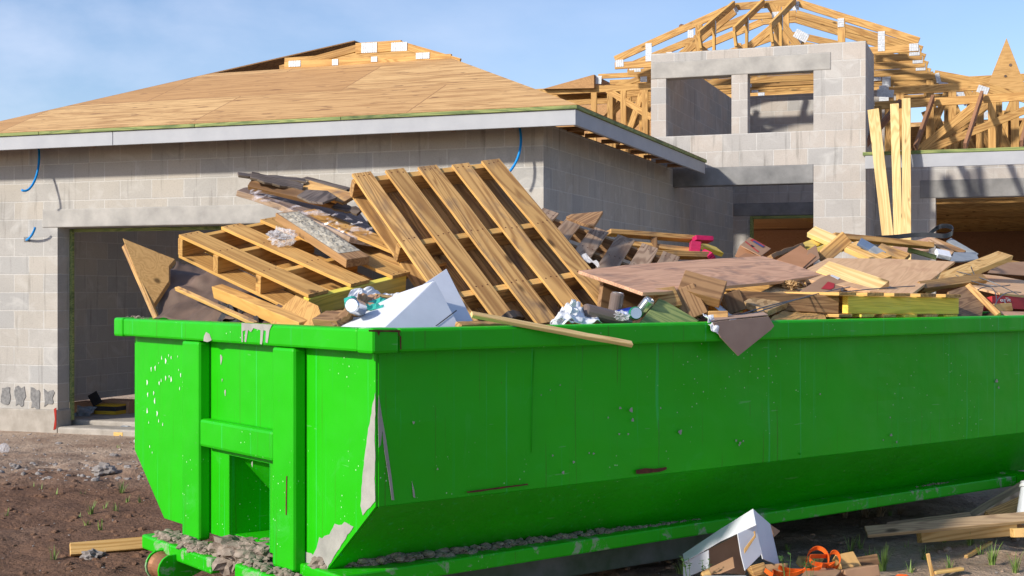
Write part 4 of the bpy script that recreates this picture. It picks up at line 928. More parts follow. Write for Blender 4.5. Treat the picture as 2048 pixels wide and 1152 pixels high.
# cement-crusted plank
cp = pk('short thick plank crusted with grey cement lying on the left pallet', (573, 431, 6.75), (716, 524, 6.28), .125, .042, Vector((.35, -.62, .75)), 'brown', name='crusted_plank', cat='plank')
mw = wm(cp); bm = bmesh.new(); Lc = (P3(573, 431, 6.75) - P3(716, 524, 6.28)).length; bmesh.ops.create_grid(bm, x_segments=60, y_segments=14, size=.5)
for v in bm.verts:
    x, y = v.co.x, v.co.y; q_ = Vector((x * 14, y * 5, 2)); e_ = min(1, (.5 - abs(x)) * 14, (.5 - abs(y)) * 5)
    v.co = Vector((x * Lc * .86 - .03, y * .118, .0225 + .007 * max(0, e_) * (1 + noise.fractal(q_ * 2.2, .8, 2, 3))))
me = bpy.data.meshes.new('cement_crust'); bm.to_mesh(me); bm.free(); me.materials.append(plain('cement_crust', (.50, .46, .38), (.22, .19, .15), 26, .95, bmp=1, bs=60)); cc_ = bpy.data.objects.new('cement_crust', me); COL.objects.link(cc_); cc_.matrix_basis = mw; adopt(cc_, cp)
def ballcrumple(name, label, cat, c, r, mat, seed, amp=.45, fs=2.6, group=None):
    return lump(name, label, cat, P3(*c), r, mat, seed, sub=4, amp=amp, fs=fs, group=group)
ballcrumple('plastic_film', 'crumpled clear plastic film lying on the left pallet', 'plastic film', (566, 474, 6.5), (.062, .045, .04), M['plastic'], 3, .6, 3)

# --- white carton by the near corner
g_ = empty('white_carton', P3(790, 650, 5.3), 'large white cardboard carton lying open at the near corner of the dumpster', 'carton')
def face(pl_, out, th=.004, mat='white', nm='carton_face', par=None): return panel(nm, None, None, pl_, out, th, M[mat], parent=par or g_)
apex = (869, 561, 5.55); bt = (762, 662, 5.08); rt_ = (925, 662, 5.38)
face([apex, bt, (655, 655, 5.35)], [(869, 561), (760, 664), (640, 664), (705, 628), (757, 606), (800, 585)])
face([apex, bt, rt_], [(870, 561), (925, 664), (759, 664)])
face([(840, 575, 5.62), (892, 537, 5.85), (935, 650, 5.55)], [(838, 574), (893, 537), (955, 660), (920, 662), (869, 561)], nm='carton_flap')
for q in (((871, 652), (913, 620), (914, 622), (874, 652)),): face([apex, bt, rt_], q, .001, 'black_card', 'carton_seam').location += Vector((-.0, -.004, .001))
face([apex, bt, (655, 655, 5.35)], ((664, 652), (676, 643), (688, 647), (678, 652)), .002, 'orange', 'orange_print').location += Vector((-.001, -.004, .003))
crumple('paper_wrapper', 'torn white paper wrapper with a green band behind the white carton', 'wrapper', [QF(684, 620, .18), QF(800, 612, .5), QF(795, 588, .55), QF(708, 582, .32)], 18, 8, .03, M['white_paper'], 12, fscale=8)
crumple('green_wrapper', 'scrap of green foil wrapper tucked behind the white carton', 'wrapper', [QF(690, 612, .17), QF(770, 618, .3), QF(775, 603, .4), QF(688, 603, .2)], 12, 5, .02, M['teal'], 14, fscale=9)
crumple('brown_paper', 'crumpled brown paper behind the aluminium can', 'paper', [QF(715, 618, .2), QF(760, 620, .35), QF(752, 590, .4), QF(714, 588, .24)], 12, 8, .03, M['card'], 15, fscale=9)
pk('short pale stick lying across the torn white wrapper', QF(752, 592, .38), QF(800, 598, .5), .028, .012, UPC, 'pine', name='stick', cat='stick')
pk('splintered brown stick in front of the aluminium can', QF(661, 627, .15), QF(728, 628, .22), .022, .016, UPC, 'brown', rough=.3, name='stick', cat='stick')
pk('brown splintered wood chunk lying between the rim and white carton', QF(665, 650, .10), QF(700, 620, .16), .04, .02, UPC, 'brown', rough=.3)
pk('low brown block at the foot of the left pallet', QF(640, 636, .12), QF(690, 640, .14), .08, .03, UPC, 'brown')
def can(name, label, c, axis_, r, h, mat, end='alu'):
    rt_ = empty(name, P3(*c), label, 'can'); ax = Vector(axis_).normalized(); p = P3(*c); mb = MB()
    mb.tube([p - ax * h * .5, p - ax * h * .44, p + ax * h * .42, p + ax * h * .5], [r * .82, r, r, r * .84], 20); mb.build('can_body', M[mat], rt_, smooth=False)
    mb = MB(); mb.tube([p + ax * h * .495, p + ax * h * .515], [r * .86, r * .86], 20, False); mb.tube([p + ax * h * .5, p + ax * h * .503], [r * .84, r * .84], 20); mb.build('can_rim', M[end], rt_)
    return rt_
can('drink_can', 'opened aluminium can showing its round end beside the white wrapper', QF(712, 614, .16), (-.25, -1, .15), .030, .10, 'alu')
# --- long pale stick over the rim
pk('long pale splintered lath sticking out over the near rim', (943, 629, dep(943, .05)), (1264, 689, dep(1264, -.13)), .026, .018, Vector((0, -.6, .8)), 'pine_pale', rough=.10, name='lath', cat='lath')
pk('short orange-brown lath lying along the rim beneath the big pallet', Q(915, 650, .14), Q(1010, 648, .2), .035, .02, UPC, 'pallet', rough=.2)
# --- bags, bottles and cans
bg_ = empty('plastic_bag', P3(*Q(1150, 635, .12)), 'knotted white plastic bag sitting on the near rim', 'bag')
crumple('bag_fold', None, None, [Q(1100, 648, .09), Q(1200, 648, .09), Q(1186, 618, .24), Q(1122, 618, .22)], 26, 12, .028, M['bag'], 4, fscale=7, parent=bg_, sm=True)
crumple('bag_fold', None, None, [Q(1104, 644, .10), Q(1165, 640, .10), Q(1160, 606, .22), Q(1136, 612, .22)], 18, 14, .025, M['bag'], 9, fscale=8, parent=bg_, sm=True)
crumple('bag_knot', None, None, [Q(1138, 626, .13), Q(1158, 624, .13), Q(1152, 598, .15), Q(1142, 598, .15)], 8, 10, .02, M['bag'], 14, fscale=18, parent=bg_)
mb = MB(); b0 = P3(*Q(1168, 622, .2)); b1 = P3(*Q(1262, 645, .14)); d_ = (b1 - b0)
mb.tube([b0, b0 + d_ * .04, b0 + d_ * .5, b0 + d_ * .8, b1], [.030, .034, .034, .030, .014], 16); tag(mb.build('bottle', M['bottle']), 'dusty crushed plastic bottle lying right of the white bag', 'bottle')
can('drink_can', 'dark brown drink can standing behind the dusty bottle', Q(1232, 608, .28), (.15, -.1, 1), .031, .10, 'bottle')
can('drink_can', 'blue crushed can between the brown can and the green can', Q(1248, 630, .2), (.9, -.4, .2), .028, .09, 'can_blue')
can('drink_can', 'green can with its silver end turned outwards', Q(1268, 628, .16), (.1, -1, .1), .029, .10, 'can_green')
can('drink_can', 'bare silver can tilted beside the green can', Q(1288, 614, .2), (.6, -.3, .8), .026, .09, 'alu')
ballcrumple('plastic_film', 'clear crumpled plastic in front of the brown can', 'plastic film', Q(1242, 632, .13), (.035, .03, .022), M['plastic'], 7, .5, 2.4)
pk('brown plank deep in the heap behind the cans', Q(1200, 590, .5), Q(1320, 618, .45), .12, .03, FC, 'brown')
# --- plywood sheets
panel('plywood_sheet', 'wide reddish water-stained plywood sheet lying right of the big pallet', 'plywood', [Q(1157, 542, .55), Q(1286, 586, .18), Q(1644, 549, .75)], [(1157, 541), (1226, 564), (1286, 585), (1330, 583), (1450, 572), (1560, 562), (1645, 549), (1590, 530), (1526, 512), (1400, 519), (1250, 530)], .016, M['ply_pink'], xdir=(Q(1286, 586, .18), Q(1644, 549, .75)))
panel('plywood_sheet', 'clean tan plywood sheet with a pointed corner above the yellow-faced pallet', 'plywood', [Q(1650, 517, 1.1), Q(1909, 523, .95), Q(1822, 589, .30)], [(1655, 516), (1780, 517), (1910, 523), (1866, 556), (1822, 589), (1740, 582), (1600, 556), (1616, 536)], .018, M['ply'], xdir=(Q(1822, 589, .3), Q(1909, 523, .95)))
panel('plywood_sheet', 'tan plywood sheet sloping at the far right end of the heap', 'plywood', [Q(1944, 548, 1.0), Q(2060, 565, .9), Q(2060, 592, .3)], [(1936, 545), (2000, 552), (2075, 566), (2075, 594), (2000, 586), (1940, 572)], .014, M['ply'], xdir=(Q(1944, 548, 1), Q(2060, 565, .9)))
panel('plywood_sheet', 'low plywood strip lying on the rim at the far right', 'plywood', [Q(1990, 622, .2), Q(2070, 625, .2), Q(2070, 636, .05)], [(1985, 621), (2070, 624), (2070, 640), (2020, 632)], .014, M['ply_pink'])
panel('plywood_offcut', 'brown plywood offcut leaning between yellow pallet and red carton', 'plywood', [Q(1897, 578, .35), Q(1936, 570, .4), Q(1965, 630, .12)], [(1896, 583), (1936, 570), (1970, 600), (1964, 632), (1912, 632)], .018, M['brown'])
pk('narrow plywood strip leaning to the right beside the red carton', Q(1936, 571, .38), Q(1997, 630, .1), .035, .02, (-.3, -1, .2), 'pallet')
panel('plywood_offcut', 'olive-stained plywood wedge standing on the near rim beside the cans', 'plywood', [Q(1280, 645, .12), Q(1319, 597, .22), Q(1398, 640, .12)], [(1278, 646), (1318, 597), (1330, 601), (1398, 641), (1392, 646)], .02, M['green_wood'], xdir=(Q(1318, 597, .2), Q(1398, 641, .12)))
# --- blocks in the middle
def block(label, c, size, x, n, mat, name='timber_offcut'): 
    p = P3(*c); o = board_mesh(size[0], size[1], size[2], .02).build(name, M[mat], None, frame_m(p, Vector(x), Vector(n)), .004); return tag(o, label, 'timber')
block('thick square-cut timber block resting on the edge of the reddish plywood sheet', Q(1404, 578, .22), (.20, .125, .06), (1, -.25, -.28), (.1, -.75, .65), 'brown')
block('upright timber offcut under the reddish plywood sheet, left of two', Q(1330, 600, .26), (.12, .10, .06), (.8, .5, .1), (-.2, -.9, .3), 'pallet')
block('upright timber offcut under the reddish plywood sheet, right of two', Q(1374, 608, .24), (.15, .13, .06), (.4, -.2, -.9), (.2, -.9, .1), 'brown')
block('squat wood block sitting on the near rim above the hanging cardboard', Q(1436, 630, .13), (.09, .035, .04), (1, -.1, 0), (0, -1, .1), 'pallet')
block('short splintered post standing left of the broken chipboard', Q(1466, 605, .25), (.10, .09, .05), (.3, -.1, -.9), (.2, -.9, .2), 'brown')
panel('paper_scrap', 'small white torn paper scrap behind the squat wood block', 'paper', [Q(1430, 610, .25), Q(1475, 640, .2), Q(1440, 600, .35)], [(1428, 612), (1440, 610), (1478, 640), (1462, 642)], .003, M['white_paper'])
# hanging cardboard, folded over the rim
hc = empty('hanging_cardboard', D(.0, 2.1, RT), 'dusty brown cardboard flap hanging over the near rim', 'cardboard')
OF = D(-.012, 0, 0); mb = MB()
out = [hit(x, y, OF, SN) for x, y in ((1424, 645), (1440, 642), (1536, 633), (1547, 652), (1540, 660), (1475, 712), (1440, 675))]
c0_ = out[0]; inv = frame_m(c0_, dv, SN); mb.prism([inv.inverted() @ p for p in out], Vector((0, 0, .005)))
mb.build('flap', M['card_dark'], hc, inv, .001)
out = [P3(*Q(1422, 643, .0)), P3(*Q(1536, 631, .0)), P3(*Q(1526, 625, .14)), P3(*Q(1428, 636, .14))]; mb = MB(); mb.prism(out, UP * .004); mb.build('flap', M['card_dark'], hc)
for oo in (hc,): pass
crumple('torn_paper', 'torn white paper edge curling beside the hanging cardboard', 'paper', [(1428, 660, dep(1428, -.03)), (1440, 668, dep(1440, -.03)), (1424, 628, dep(1424, .04)), (1408, 626, dep(1408, .04))], 5, 10, .02, M['white_paper'], 4, fscale=12)
# broken chipboard
ob = panel('chipboard_piece', 'broken chipboard slab with ragged edge on the near rim', 'chipboard', [Q(1487, 602, .30), Q(1594, 572, .62), Q(1536, 622, .14)], [(1487, 603), (1520, 584), (1558, 566), (1572, 572), (1590, 571), (1600, 577), (1612, 574), (1617, 581), (1630, 583), (1614, 590), (1605, 589), (1590, 600), (1560, 612), (1536, 622)], .03, M['osb'])
ballcrumple('chipboard_crumb', 'frayed tuft of wood splinters on the broken chipboard slab', 'splinters', Q(1580, 570, .55), (.045, .03, .022), M['osb'], 9, .6, 4)
crumple('thin_plywood', 'thin curved plywood strip lying on the rim below the chipboard', 'plywood', [Q(1535, 641, .1), Q(1655, 641, .12), Q(1640, 622, .3), Q(1570, 622, .25)], 14, 6, .02, M['ply_orange'], 21, fscale=2, thick=.012)
# --- boards at the right
pk('pale board stub sticking up at the back of the heap, left of the tower pier', Q(1622, 463, 1.7), Q(1692, 494, 1.45), .09, .038, Vector((.1, -.8, .6)), 'pine_pale')
pk('long level board across the top of the heap below the leaning boards', Q(1664, 472, 1.6), Q(1862, 492, 1.3), .035, .09, FC, 'pallet')
panel('plywood_offcut', 'stained plywood scrap under the long level board', 'plywood', [Q(1790, 505, 1.5), Q(1862, 495, 1.5), Q(1864, 473, 1.8)], [(1770, 497), (1864, 472), (1858, 500), (1800, 506)], .014, M['ply_pink'])
block('short timber block with two nail holes beside the wide pine board', Q(1667, 497, 1.25), (.22, .085, .04), (.62, -.1, .55), (.3, -.9, .2), 'pallet')
pk('wide pale board with oval grain lying behind the tan plywood sheet', Q(1700, 492, 1.45), Q(1768, 522, 1.15), .13, .038, Vector((.1, -.7, .7)), 'pine')
pk('slate blue painted board end leaning on the wide pale board', Q(1718, 483, 1.35), Q(1745, 498, 1.28), .07, .02, Vector((.25, -.7, .6)), 'blue_wood')
pk('grey painted board piece right of the slate blue board end', Q(1743, 497, 1.27), Q(1766, 511, 1.2), .07, .02, Vector((.25, -.7, .6)), 'grey_board')
pk('short pine board falling to the right above the tan plywood sheet', Q(1757, 496, 1.35), Q(1814, 517, 1.15), .075, .03, Vector((.1, -.85, .5)), 'pallet')
pk('pale board lying across the tan plywood sheet, square end at the right', Q(1645, 538, .80), Q(1766, 578, .42), .125, .038, Vector((.12, -.75, .6)), 'pine_pale')
pk('wide pale board rising to the right beyond the tan plywood sheet', Q(1835, 580, .55), Q(2010, 512, .95), .105, .038, Vector((-.35, -.8, .5)), 'pine')
pk('narrow yellowish board under the wide rising board', Q(1840, 573, .5), Q(1968, 557, .55), .06, .03, Vector((0, -.8, .6)), 'pallet')
pk('treated green strip with nails behind the tan plywood sheet', Q(1816, 499, 1.4), Q(1872, 515, 1.3), .03, .02, FC, 'green_wood')
pk('grey metal edge trim rising above the right of the heap', Q(1897, 480, 1.7), Q(1952, 512, 1.5), .06, .015, Vector((.3, -.8, .5)), 'grey_board', name='metal_trim', cat='trim')
pk('dark slat beside the grey metal trim', Q(1868, 480, 1.7), Q(1930, 506, 1.5), .035, .02, FC, 'brown')
pk('weathered slat lying left of the grey metal trim', Q(1860, 478, 1.6), Q(1905, 508, 1.45), .04, .02, FC, 'grey')
panel('sheet_metal', 'pale grey sheet scrap right of the tan plywood corner', 'sheet', [Q(1902, 520, 1.2), Q(1908, 505, 1.4), Q(1955, 506, 1.4)], [(1900, 522), (1908, 504), (1952, 505), (1958, 518), (1925, 522)], .01, M['grey_board'])
block('small white-topped block left of the pale grey sheet scrap', Q(1886, 509, 1.35), (.10, .07, .035), (1, .1, -.2), (.1, -.6, .8), 'white')
panel('cardboard_piece', 'flat tan cardboard at the right edge of the heap', 'cardboard', [Q(1985, 540, 1.5), Q(2060, 545, 1.5), Q(2060, 520, 1.9)], [(1975, 545), (1992, 526), (2070, 522), (2070, 552), (2010, 548)], .006, M['card'])
pk('dark board edge at the right edge of the heap above the cardboard', Q(1990, 524, 1.9), Q(2070, 538, 1.8), .07, .03, FC, 'pallet')
pk('yellow-green slats behind the orange-brown cardboard, upper', Q(1606, 496, 1.6), Q(1650, 478, 1.7), .07, .018, Vector((.2, -.6, .8)), 'yellow')
pk('yellow-green slat behind the orange-brown cardboard, lower', Q(1630, 508, 1.5), Q(1672, 490, 1.6), .07, .018, Vector((.2, -.6, .8)), 'yellow')
panel('cardboard_piece', 'orange-brown folded cardboard sheet left of the tan plywood', 'cardboard', [Q(1555, 520, 1.2), Q(1600, 490, 1.45), Q(1606, 535, 1.0)], [(1553, 519), (1601, 490), (1632, 512), (1606, 535)], .006, M['card_orange'])
panel('cardboard_piece', 'dark shaded cardboard flap behind the orange-brown sheet', 'cardboard', [Q(1606, 535, 1.02), Q(1632, 512, 1.2), Q(1632, 490, 1.4)], [(1606, 535), (1616, 500), (1632, 489), (1640, 516), (1610, 537)], .006, M['card'])
pk('rough bark-edged board between the printed carton and orange-brown cardboard', Q(1540, 515, 1.4), Q(1603, 490, 1.6), .03, .03, FC, 'brown', rough=.4)
# printed brown carton
cb = empty('printed_carton', P3(*Q(1500, 500, 1.6)), 'crushed brown carton with red and blue print at the back of the heap', 'carton')
pA = [Q(1478, 490, 1.6), Q(1500, 475, 1.8), Q(1541, 498, 1.55)]
panel('carton_face', None, None, pA, [(1480, 490), (1500, 474), (1542, 497), (1522, 512)], .006, M['card'], parent=cb)
panel('carton_face', None, None, [Q(1470, 515, 1.5), Q(1480, 490, 1.6), Q(1522, 512, 1.45)], [(1470, 512), (1480, 490), (1522, 512), (1508, 520)], .006, M['card_orange'], parent=cb)
pt_, nn_ = plane3(pA)
for q, mt in ((((1500, 481), (1505, 478), (1530, 492), (1526, 495)), 'red'), (((1505, 484), (1508, 482), (1528, 494), (1525, 496)), 'navy'), (((1490, 484), (1491.5, 483), (1518, 504), (1516, 505)), 'red'), (((1500, 492), (1503, 490), (1508, 493), (1505, 496)), 'black_card')):
    mb = MB(); mb.prism([hit(x, y, pt_, nn_) + nn_ * (.002 + (.0012 if mt == 'navy' else 0)) for x, y in q], nn_ * .0008); mb.build('print', M[mt], cb)
panel('cardboard_piece', 'pink-brown cardboard scrap in front of the printed carton', 'cardboard', [Q(1470, 515, 1.35), Q(1500, 505, 1.45), Q(1525, 512, 1.4)], [(1468, 518), (1490, 506), (1528, 511), (1520, 520), (1490, 522)], .005, M['card_orange'])
# small carton with white label and red patch
cb = empty('small_carton', P3(*Q(1650, 568, .6)), 'small brown carton with a white label and red patch below the pale crossing board', 'carton')
pA = [Q(1605, 582, .45), Q(1690, 545, .75), Q(1694, 575, .5)]; pt_, nn_ = plane3(pA)
panel('carton_face', None, None, pA, [(1600, 582), (1640, 556), (1690, 536), (1694, 562), (1680, 582), (1650, 590), (1620, 588)], .006, M['card'], parent=cb)
for q, mt in ((((1660, 552), (1688, 537), (1691, 548), (1676, 560)), 'white_paper'), (((1642, 578), (1656, 564), (1669, 568), (1668, 576), (1660, 580)), 'red')):
    mb = MB(); mb.prism([hit(x, y, pt_, nn_) + nn_ * .002 for x, y in q], nn_ * .0008); mb.build('label', M[mt], cb)
# red carton with lettering
rb = empty('red_carton', P3(*Q(2020, 604, .25)), 'red carton with white lettering at the right edge of the heap', 'carton')
pA = [Q(1985, 594, .30), Q(2070, 589, .30), Q(2070, 618, .28)]; pt_, nn_ = plane3(pA)
panel('carton_face', None, None, pA, [(1984, 592), (2075, 588), (2075, 620), (1985, 616)], .07, M['red'], parent=rb)
fc = bpy.data.curves.new('lettering', 'FONT'); fc.body = 'ong·Tie'; fc.size = .034; fc.extrude = .0008; fc.align_x = 'LEFT'; fc.materials.append(M['white_paper'])
ftmp = bpy.data.objects.new('lettering_curve', fc); COL.objects.link(ftmp); bpy.context.view_layer.update(); fme = bpy.data.meshes.new_from_object(ftmp.evaluated_get(bpy.context.evaluated_depsgraph_get())); bpy.data.objects.remove(ftmp); fo = bpy.data.objects.new('lettering', fme); COL.objects.link(fo); lp = hit(2001, 604, pt_, nn_) + nn_ * .002; xx_ = (hit(2060, 603, pt_, nn_) - hit(2002, 606, pt_, nn_)); fo.matrix_basis = frame_m(lp, xx_, nn_); adopt(fo, rb)
pk('pale board end lying below the red carton', Q(1986, 616, .22), Q(2022, 614, .22), .045, .02, FC, 'pine')
# strap, wires
def bandpart(name, label, cat, pts, wd, th, mat, wdir=UP):
    mb = MB(); k = len(pts)
    for i, p in enumerate(pts):
        t = (pts[min(i + 1, k - 1)] - pts[max(i - 1, 0)]).normalized(); n = t.cross(wdir).normalized(); w2 = wdir.normalized() * wd / 2
        for a_, b_ in ((-1, -1), (1, -1), (1, 1), (-1, 1)): mb.v.append(tuple(p + w2 * a_ + n * th / 2 * b_))
    for i in range(k - 1):
        for j in range(4): mb.f.append((4 * i + j, 4 * i + (j + 1) % 4, 4 * i + 4 + (j + 1) % 4, 4 * i + 4 + j)); mb.uv.append(None); mb.mi.append(0)
    return tag(mb.build(name, M[mat], smooth=False), label, cat)
sq = [P3(x, y, dep(x, w_)) for x, y, w_ in ((1752, 476, 1.75), (1790, 474, 1.7), (1830, 470, 1.6), (1862, 470, 1.5), (1885, 472, 1.42), (1898, 470, 1.4), (1906, 464, 1.42), (1904, 456, 1.5), (1894, 452, 1.6), (1880, 453, 1.68), (1866, 462, 1.7), (1858, 470, 1.7))]
cm = []
for i in range(len(sq) - 1):
    p0 = sq[max(0, i - 1)]; p1 = sq[i]; p2 = sq[i + 1]; p3 = sq[min(len(sq) - 1, i + 2)]
    for j in range(6): t = j / 6; cm.append(.5 * ((2 * p1) + (p2 - p0) * t + (2 * p0 - 5 * p1 + 4 * p2 - p3) * t * t + (3 * p1 - 3 * p2 + p3 - p0) * t ** 3))
bandpart('steel_strap', 'black steel strap looping above the right of the heap', 'strap', cm, .032, .003, 'black_strap')
def wire(label, q, r=.003):
    mb = MB(); mb.tube(bez([P3(*x) for x in q], 16), r, 6); tag(mb.build('wire', M['wire'], smooth=True), label, 'wire')
wire('grey wire slanting in front of the broken chipboard', [Q(1440, 652, .06), Q(1600, 590, .18), Q(1700, 574, .35)])
wire('second grey wire crossing over the broken chipboard', [Q(1455, 640, .08), Q(1580, 585, .3), Q(1830, 572, .3)])
wire('bent wire arching over the brown plywood offcut', [Q(1895, 540, .8), Q(1960, 550, .5), Q(2000, 570, .4), Q(2042, 592, .3)])
wire('upright wire poking out beside the wide rising board', [Q(1942, 533, .6), Q(1948, 550, .6), Q(1958, 568, .55)])
wire('curled wire hanging in front of the red carton', [Q(2042, 585, .3), Q(2010, 580, .3), Q(1998, 592, .25), Q(1990, 610, .2)])
wire('looped wire beside the brown plywood offcut', [Q(1952, 582, .35), Q(1985, 560, .4), Q(1996, 585, .3), Q(1992, 608, .2)])
wire('low wire running across the brown plywood offcut', [Q(1905, 548, .7), Q(1980, 580, .3), Q(2020, 570, .3)])
crumple('film_scrap', 'strip of clear film between the big and grey pallets', 'film', [Q(1163, 522, .9), Q(1200, 536, .7), Q(1196, 528, .75), Q(1165, 512, .95)], 10, 4, .02, M['plastic'], 31, fscale=9)

# --- loose offcuts wedged among the named pieces
rnd = random.Random(11)
SIZES = (('short', .10, .22), ('long', .24, .46))
TONES = {'pallet': 'tan', 'brown': 'brown', 'grey': 'grey', 'pine': 'pale', 'dark': 'blackish', 'ply': 'plywood', 'pallet_clean': 'orange-tan'}
def scraps(n, o_, l_, z_, where, group, mats_, spread=.5):
    for i in range(n):
        o = rnd.uniform(*o_); l = rnd.uniform(*l_); sz = rnd.choice(SIZES); Ls = rnd.uniform(sz[1], sz[2]); th = rnd.uniform(-spread, spread)
        if o < .30: th *= .25
        x = (dv * math.cos(th) + du * math.sin(th) + UP * rnd.uniform(-.25, .3) * (0.3 if o < .3 else 1)).normalized(); mt = rnd.choice(mats_); wd = rnd.choice((.09, .12, .07, .05, .10)); tk = rnd.choice((.018, .038, .02))
        m_ = frame_m(D(o, l, z_[0] + rnd.uniform(0, z_[1])), x, Vector((rnd.uniform(-.4, .4), -rnd.uniform(.3, 1), rnd.uniform(.2, 1)))); ob_ = board_mesh(Ls, wd, tk, .12).build('wood_scrap', M[mt], None, m_, .003)
        tag(ob_, '%s %s wood offcut %s' % (sz[0], TONES[mt], where), 'scrap', '%s %s offcuts %s' % (sz[0], TONES[mt], where))
MX = ['pallet', 'brown', 'pallet_clean', 'grey', 'pine', 'pine', 'pallet', 'ply']
scraps(40, (.28, .6), (1.7, 4.0), (1.25, .10), 'wedged low along the near rim', '', MX, .4)
scraps(60, (1.25, 2.15), (2.4, 5.0), (1.44, .20), 'jammed in the back of the heap', '', MX, .9)
scraps(16, (.8, 1.9), (1.9, 2.9), (1.42, .14), 'behind the reddish plywood sheet', '', MX, .8)
scraps(34, (.3, 2.1), (.3, 1.5), (1.24, .15), 'lying low beneath the two tan pallets', '', ['brown', 'dark', 'brown', 'pallet'], .8)

# ================================================================== ON THE GROUND
def GP(px, py, dz=0):
    """point of the ground seen at the pixel"""
    r = ray(px, py); d_ = 5.0
    while d_ < 60:
        p = CAM + r * d_
        if p.z <= gz(p.x, p.y): break
        d_ += .01
    return p + UP * dz
p0 = GP(140, 1112, .035); p1 = GP(300, 1098, .035); p1 = p1 + (p1 - p0) * .4
b = beam('timber', p0, p1, .07, .045, Vector((.1, -1, .5)), M['pine'], None, .01); tag(b, 'square timber lying on brown soil left of the dumpster', 'timber')
# stones
for px, py, r, lab in ((185, 1118, .06, 'grey concrete lump lying below the timber at the left'), (163, 1120, .03, None), (210, 948, .10, 'pale broken concrete slab piece left of the dumpster'), (250, 985, .0, None)):
    if r and lab: p = GP(px, py); lump('concrete_lump', lab, 'stone', p + UP * r * .3, (r, r * .8, r * .55), M['rock'], px, sub=3, amp=.5)
rnd = random.Random(5)
def pebbles(name, label, spots, mat, sq=.6):
    bm = bmesh.new()
    for k, (p, r) in enumerate(spots):
        vs = bmesh.ops.create_icosphere(bm, subdivisions=2 if r > .015 else 1, radius=1, matrix=Matrix.Translation(p) @ Matrix.Rotation(k, 4, 'Z') @ Matrix.Diagonal((r, r * rnd.uniform(.6, 1), r * sq, 1)))['verts']
        for v in vs: v.co += (v.co - p) * noise.fractal(v.co * (.9 / max(r, .01)), 1, 2, 3) * .5
    me = bpy.data.meshes.new(name); bm.to_mesh(me); bm.free(); me.materials.append(mat); o = bpy.data.objects.new(name, me); COL.objects.link(o); tag(o, label, name, kind='stuff')
def spots(n, xr, yr, r0_, r1_): return [(GP(rnd.uniform(*xr), rnd.uniform(*yr)), rnd.uniform(r0_, r1_) ** 1) for _ in range(n)]
pebbles('gravel', 'pale gravel and concrete crumbs scattered over the soil', spots(220, (0, 290), (866, 962), .004, .018) + spots(30, (0, 285), (925, 962), .012, .034) + spots(60, (0, 290), (960, 1150), .003, .010) + spots(70, (1280, 2040), (1050, 1150), .003, .009), M['rock'])
pebbles('soil_clods', 'crumbly clods of brown soil', spots(120, (0, 300), (925, 1150), .008, .035) + spots(70, (1250, 2048), (1040, 1150), .008, .03), M['soil'], .5)
for px, py, r, lab in ((240, 1116, .0, ''), (118, 888, .035, 'pale stone on the soil in front of the garage pier'), (228, 912, .04, 'grey stone lying before the garage step'), (30, 935, .05, 'pale flat stone near the left edge'), (205, 940, .07, 'wide flat chip of concrete left of the dumpster'), (97, 957, .03, 'small pale stone below the gravel strip at the left')):
    if r: lump('stone', lab, 'stone', GP(px, py, r * .15), (r, r * .7, r * .45), M['rock'], px, sub=3, amp=.5)
# grass tufts
def tuft(px, py, h, n, mat='grass', spread=.5, seed=0, lean_=0):
    rn = random.Random(seed); p = GP(px, py) if not isinstance(px, Vector) else px; mb = MB()
    for i in range(n):
        th = rn.uniform(0, 6.28); L_ = h * rn.uniform(.5, 1.15); out = Vector((math.cos(th), math.sin(th), 0)); sd_ = Vector((-out.y, out.x, 0)); w_ = .0035 * rn.uniform(.7, 1.5); b0 = out * rn.uniform(0, .02); tl_ = rn.uniform(.2, 1) * spread; k = len(mb.v)
        for j in range(5):
            t = j / 4; c_ = b0 + out * (tl_ * L_ * t ** 1.6) + UP * (L_ * (t - .45 * tl_ * t * t)); ww = w_ * (1 - t * .9)
            mb.v += [tuple(c_ - sd_ * ww), tuple(c_ + sd_ * ww)]
        for j in range(4): a_ = k + 2 * j; mb.f.append((a_, a_ + 1, a_ + 3, a_ + 2)); mb.uv.append(None); mb.mi.append(0)
    o = mb.build('grass_tuft', M[mat], None, Matrix.Translation(p - UP * .005), fix=False)
    s_ = 'left of the dumpster' if px < 800 else 'right of the dumpster'
    k_ = 'dry straw-coloured grass tuft' if mat == 'dry' else 'green grass tuft'
    sz = 'tiny' if n < 6 else 'small' if n < 12 else 'medium' if n < 22 else 'thick'
    if px < 800: wh = 'by the garage step' if py < 930 else 'near the timber' if py > 1080 else 'close to the dumpster front' if px > 200 else 'at the far left' if px < 130 else 'in the middle of the left soil'
    else: wh = 'under the dumpster edge' if py < 1060 else 'beside the dark-topped block' if px < 1780 else 'at the lower right corner' if px > 1950 else 'between the stick and the stake'
    lab_ = ('%s %s %s' % (sz, k_, wh)); return tag(o, lab_, 'grass', 'grass tufts, ' + lab_.replace(k_ + ' ', ''))
for i, (x, y, h, n) in enumerate(((243, 985, .10, 16), (255, 1004, .06, 6), (182, 1028, .10, 20), (210, 1016, .07, 6), (232, 1022, .08, 7), (175, 1050, .07, 9), (203, 1060, .08, 9), (158, 1036, .05, 4), (82, 978, .05, 4), (108, 1120, .10, 8), (15, 1030, .06, 4), (165, 988, .05, 4), (280, 1006, .08, 6), (66, 976, .06, 3), (235, 896, .05, 4), (112, 990, .06, 4))): tuft(x, y, h, n, seed=i)
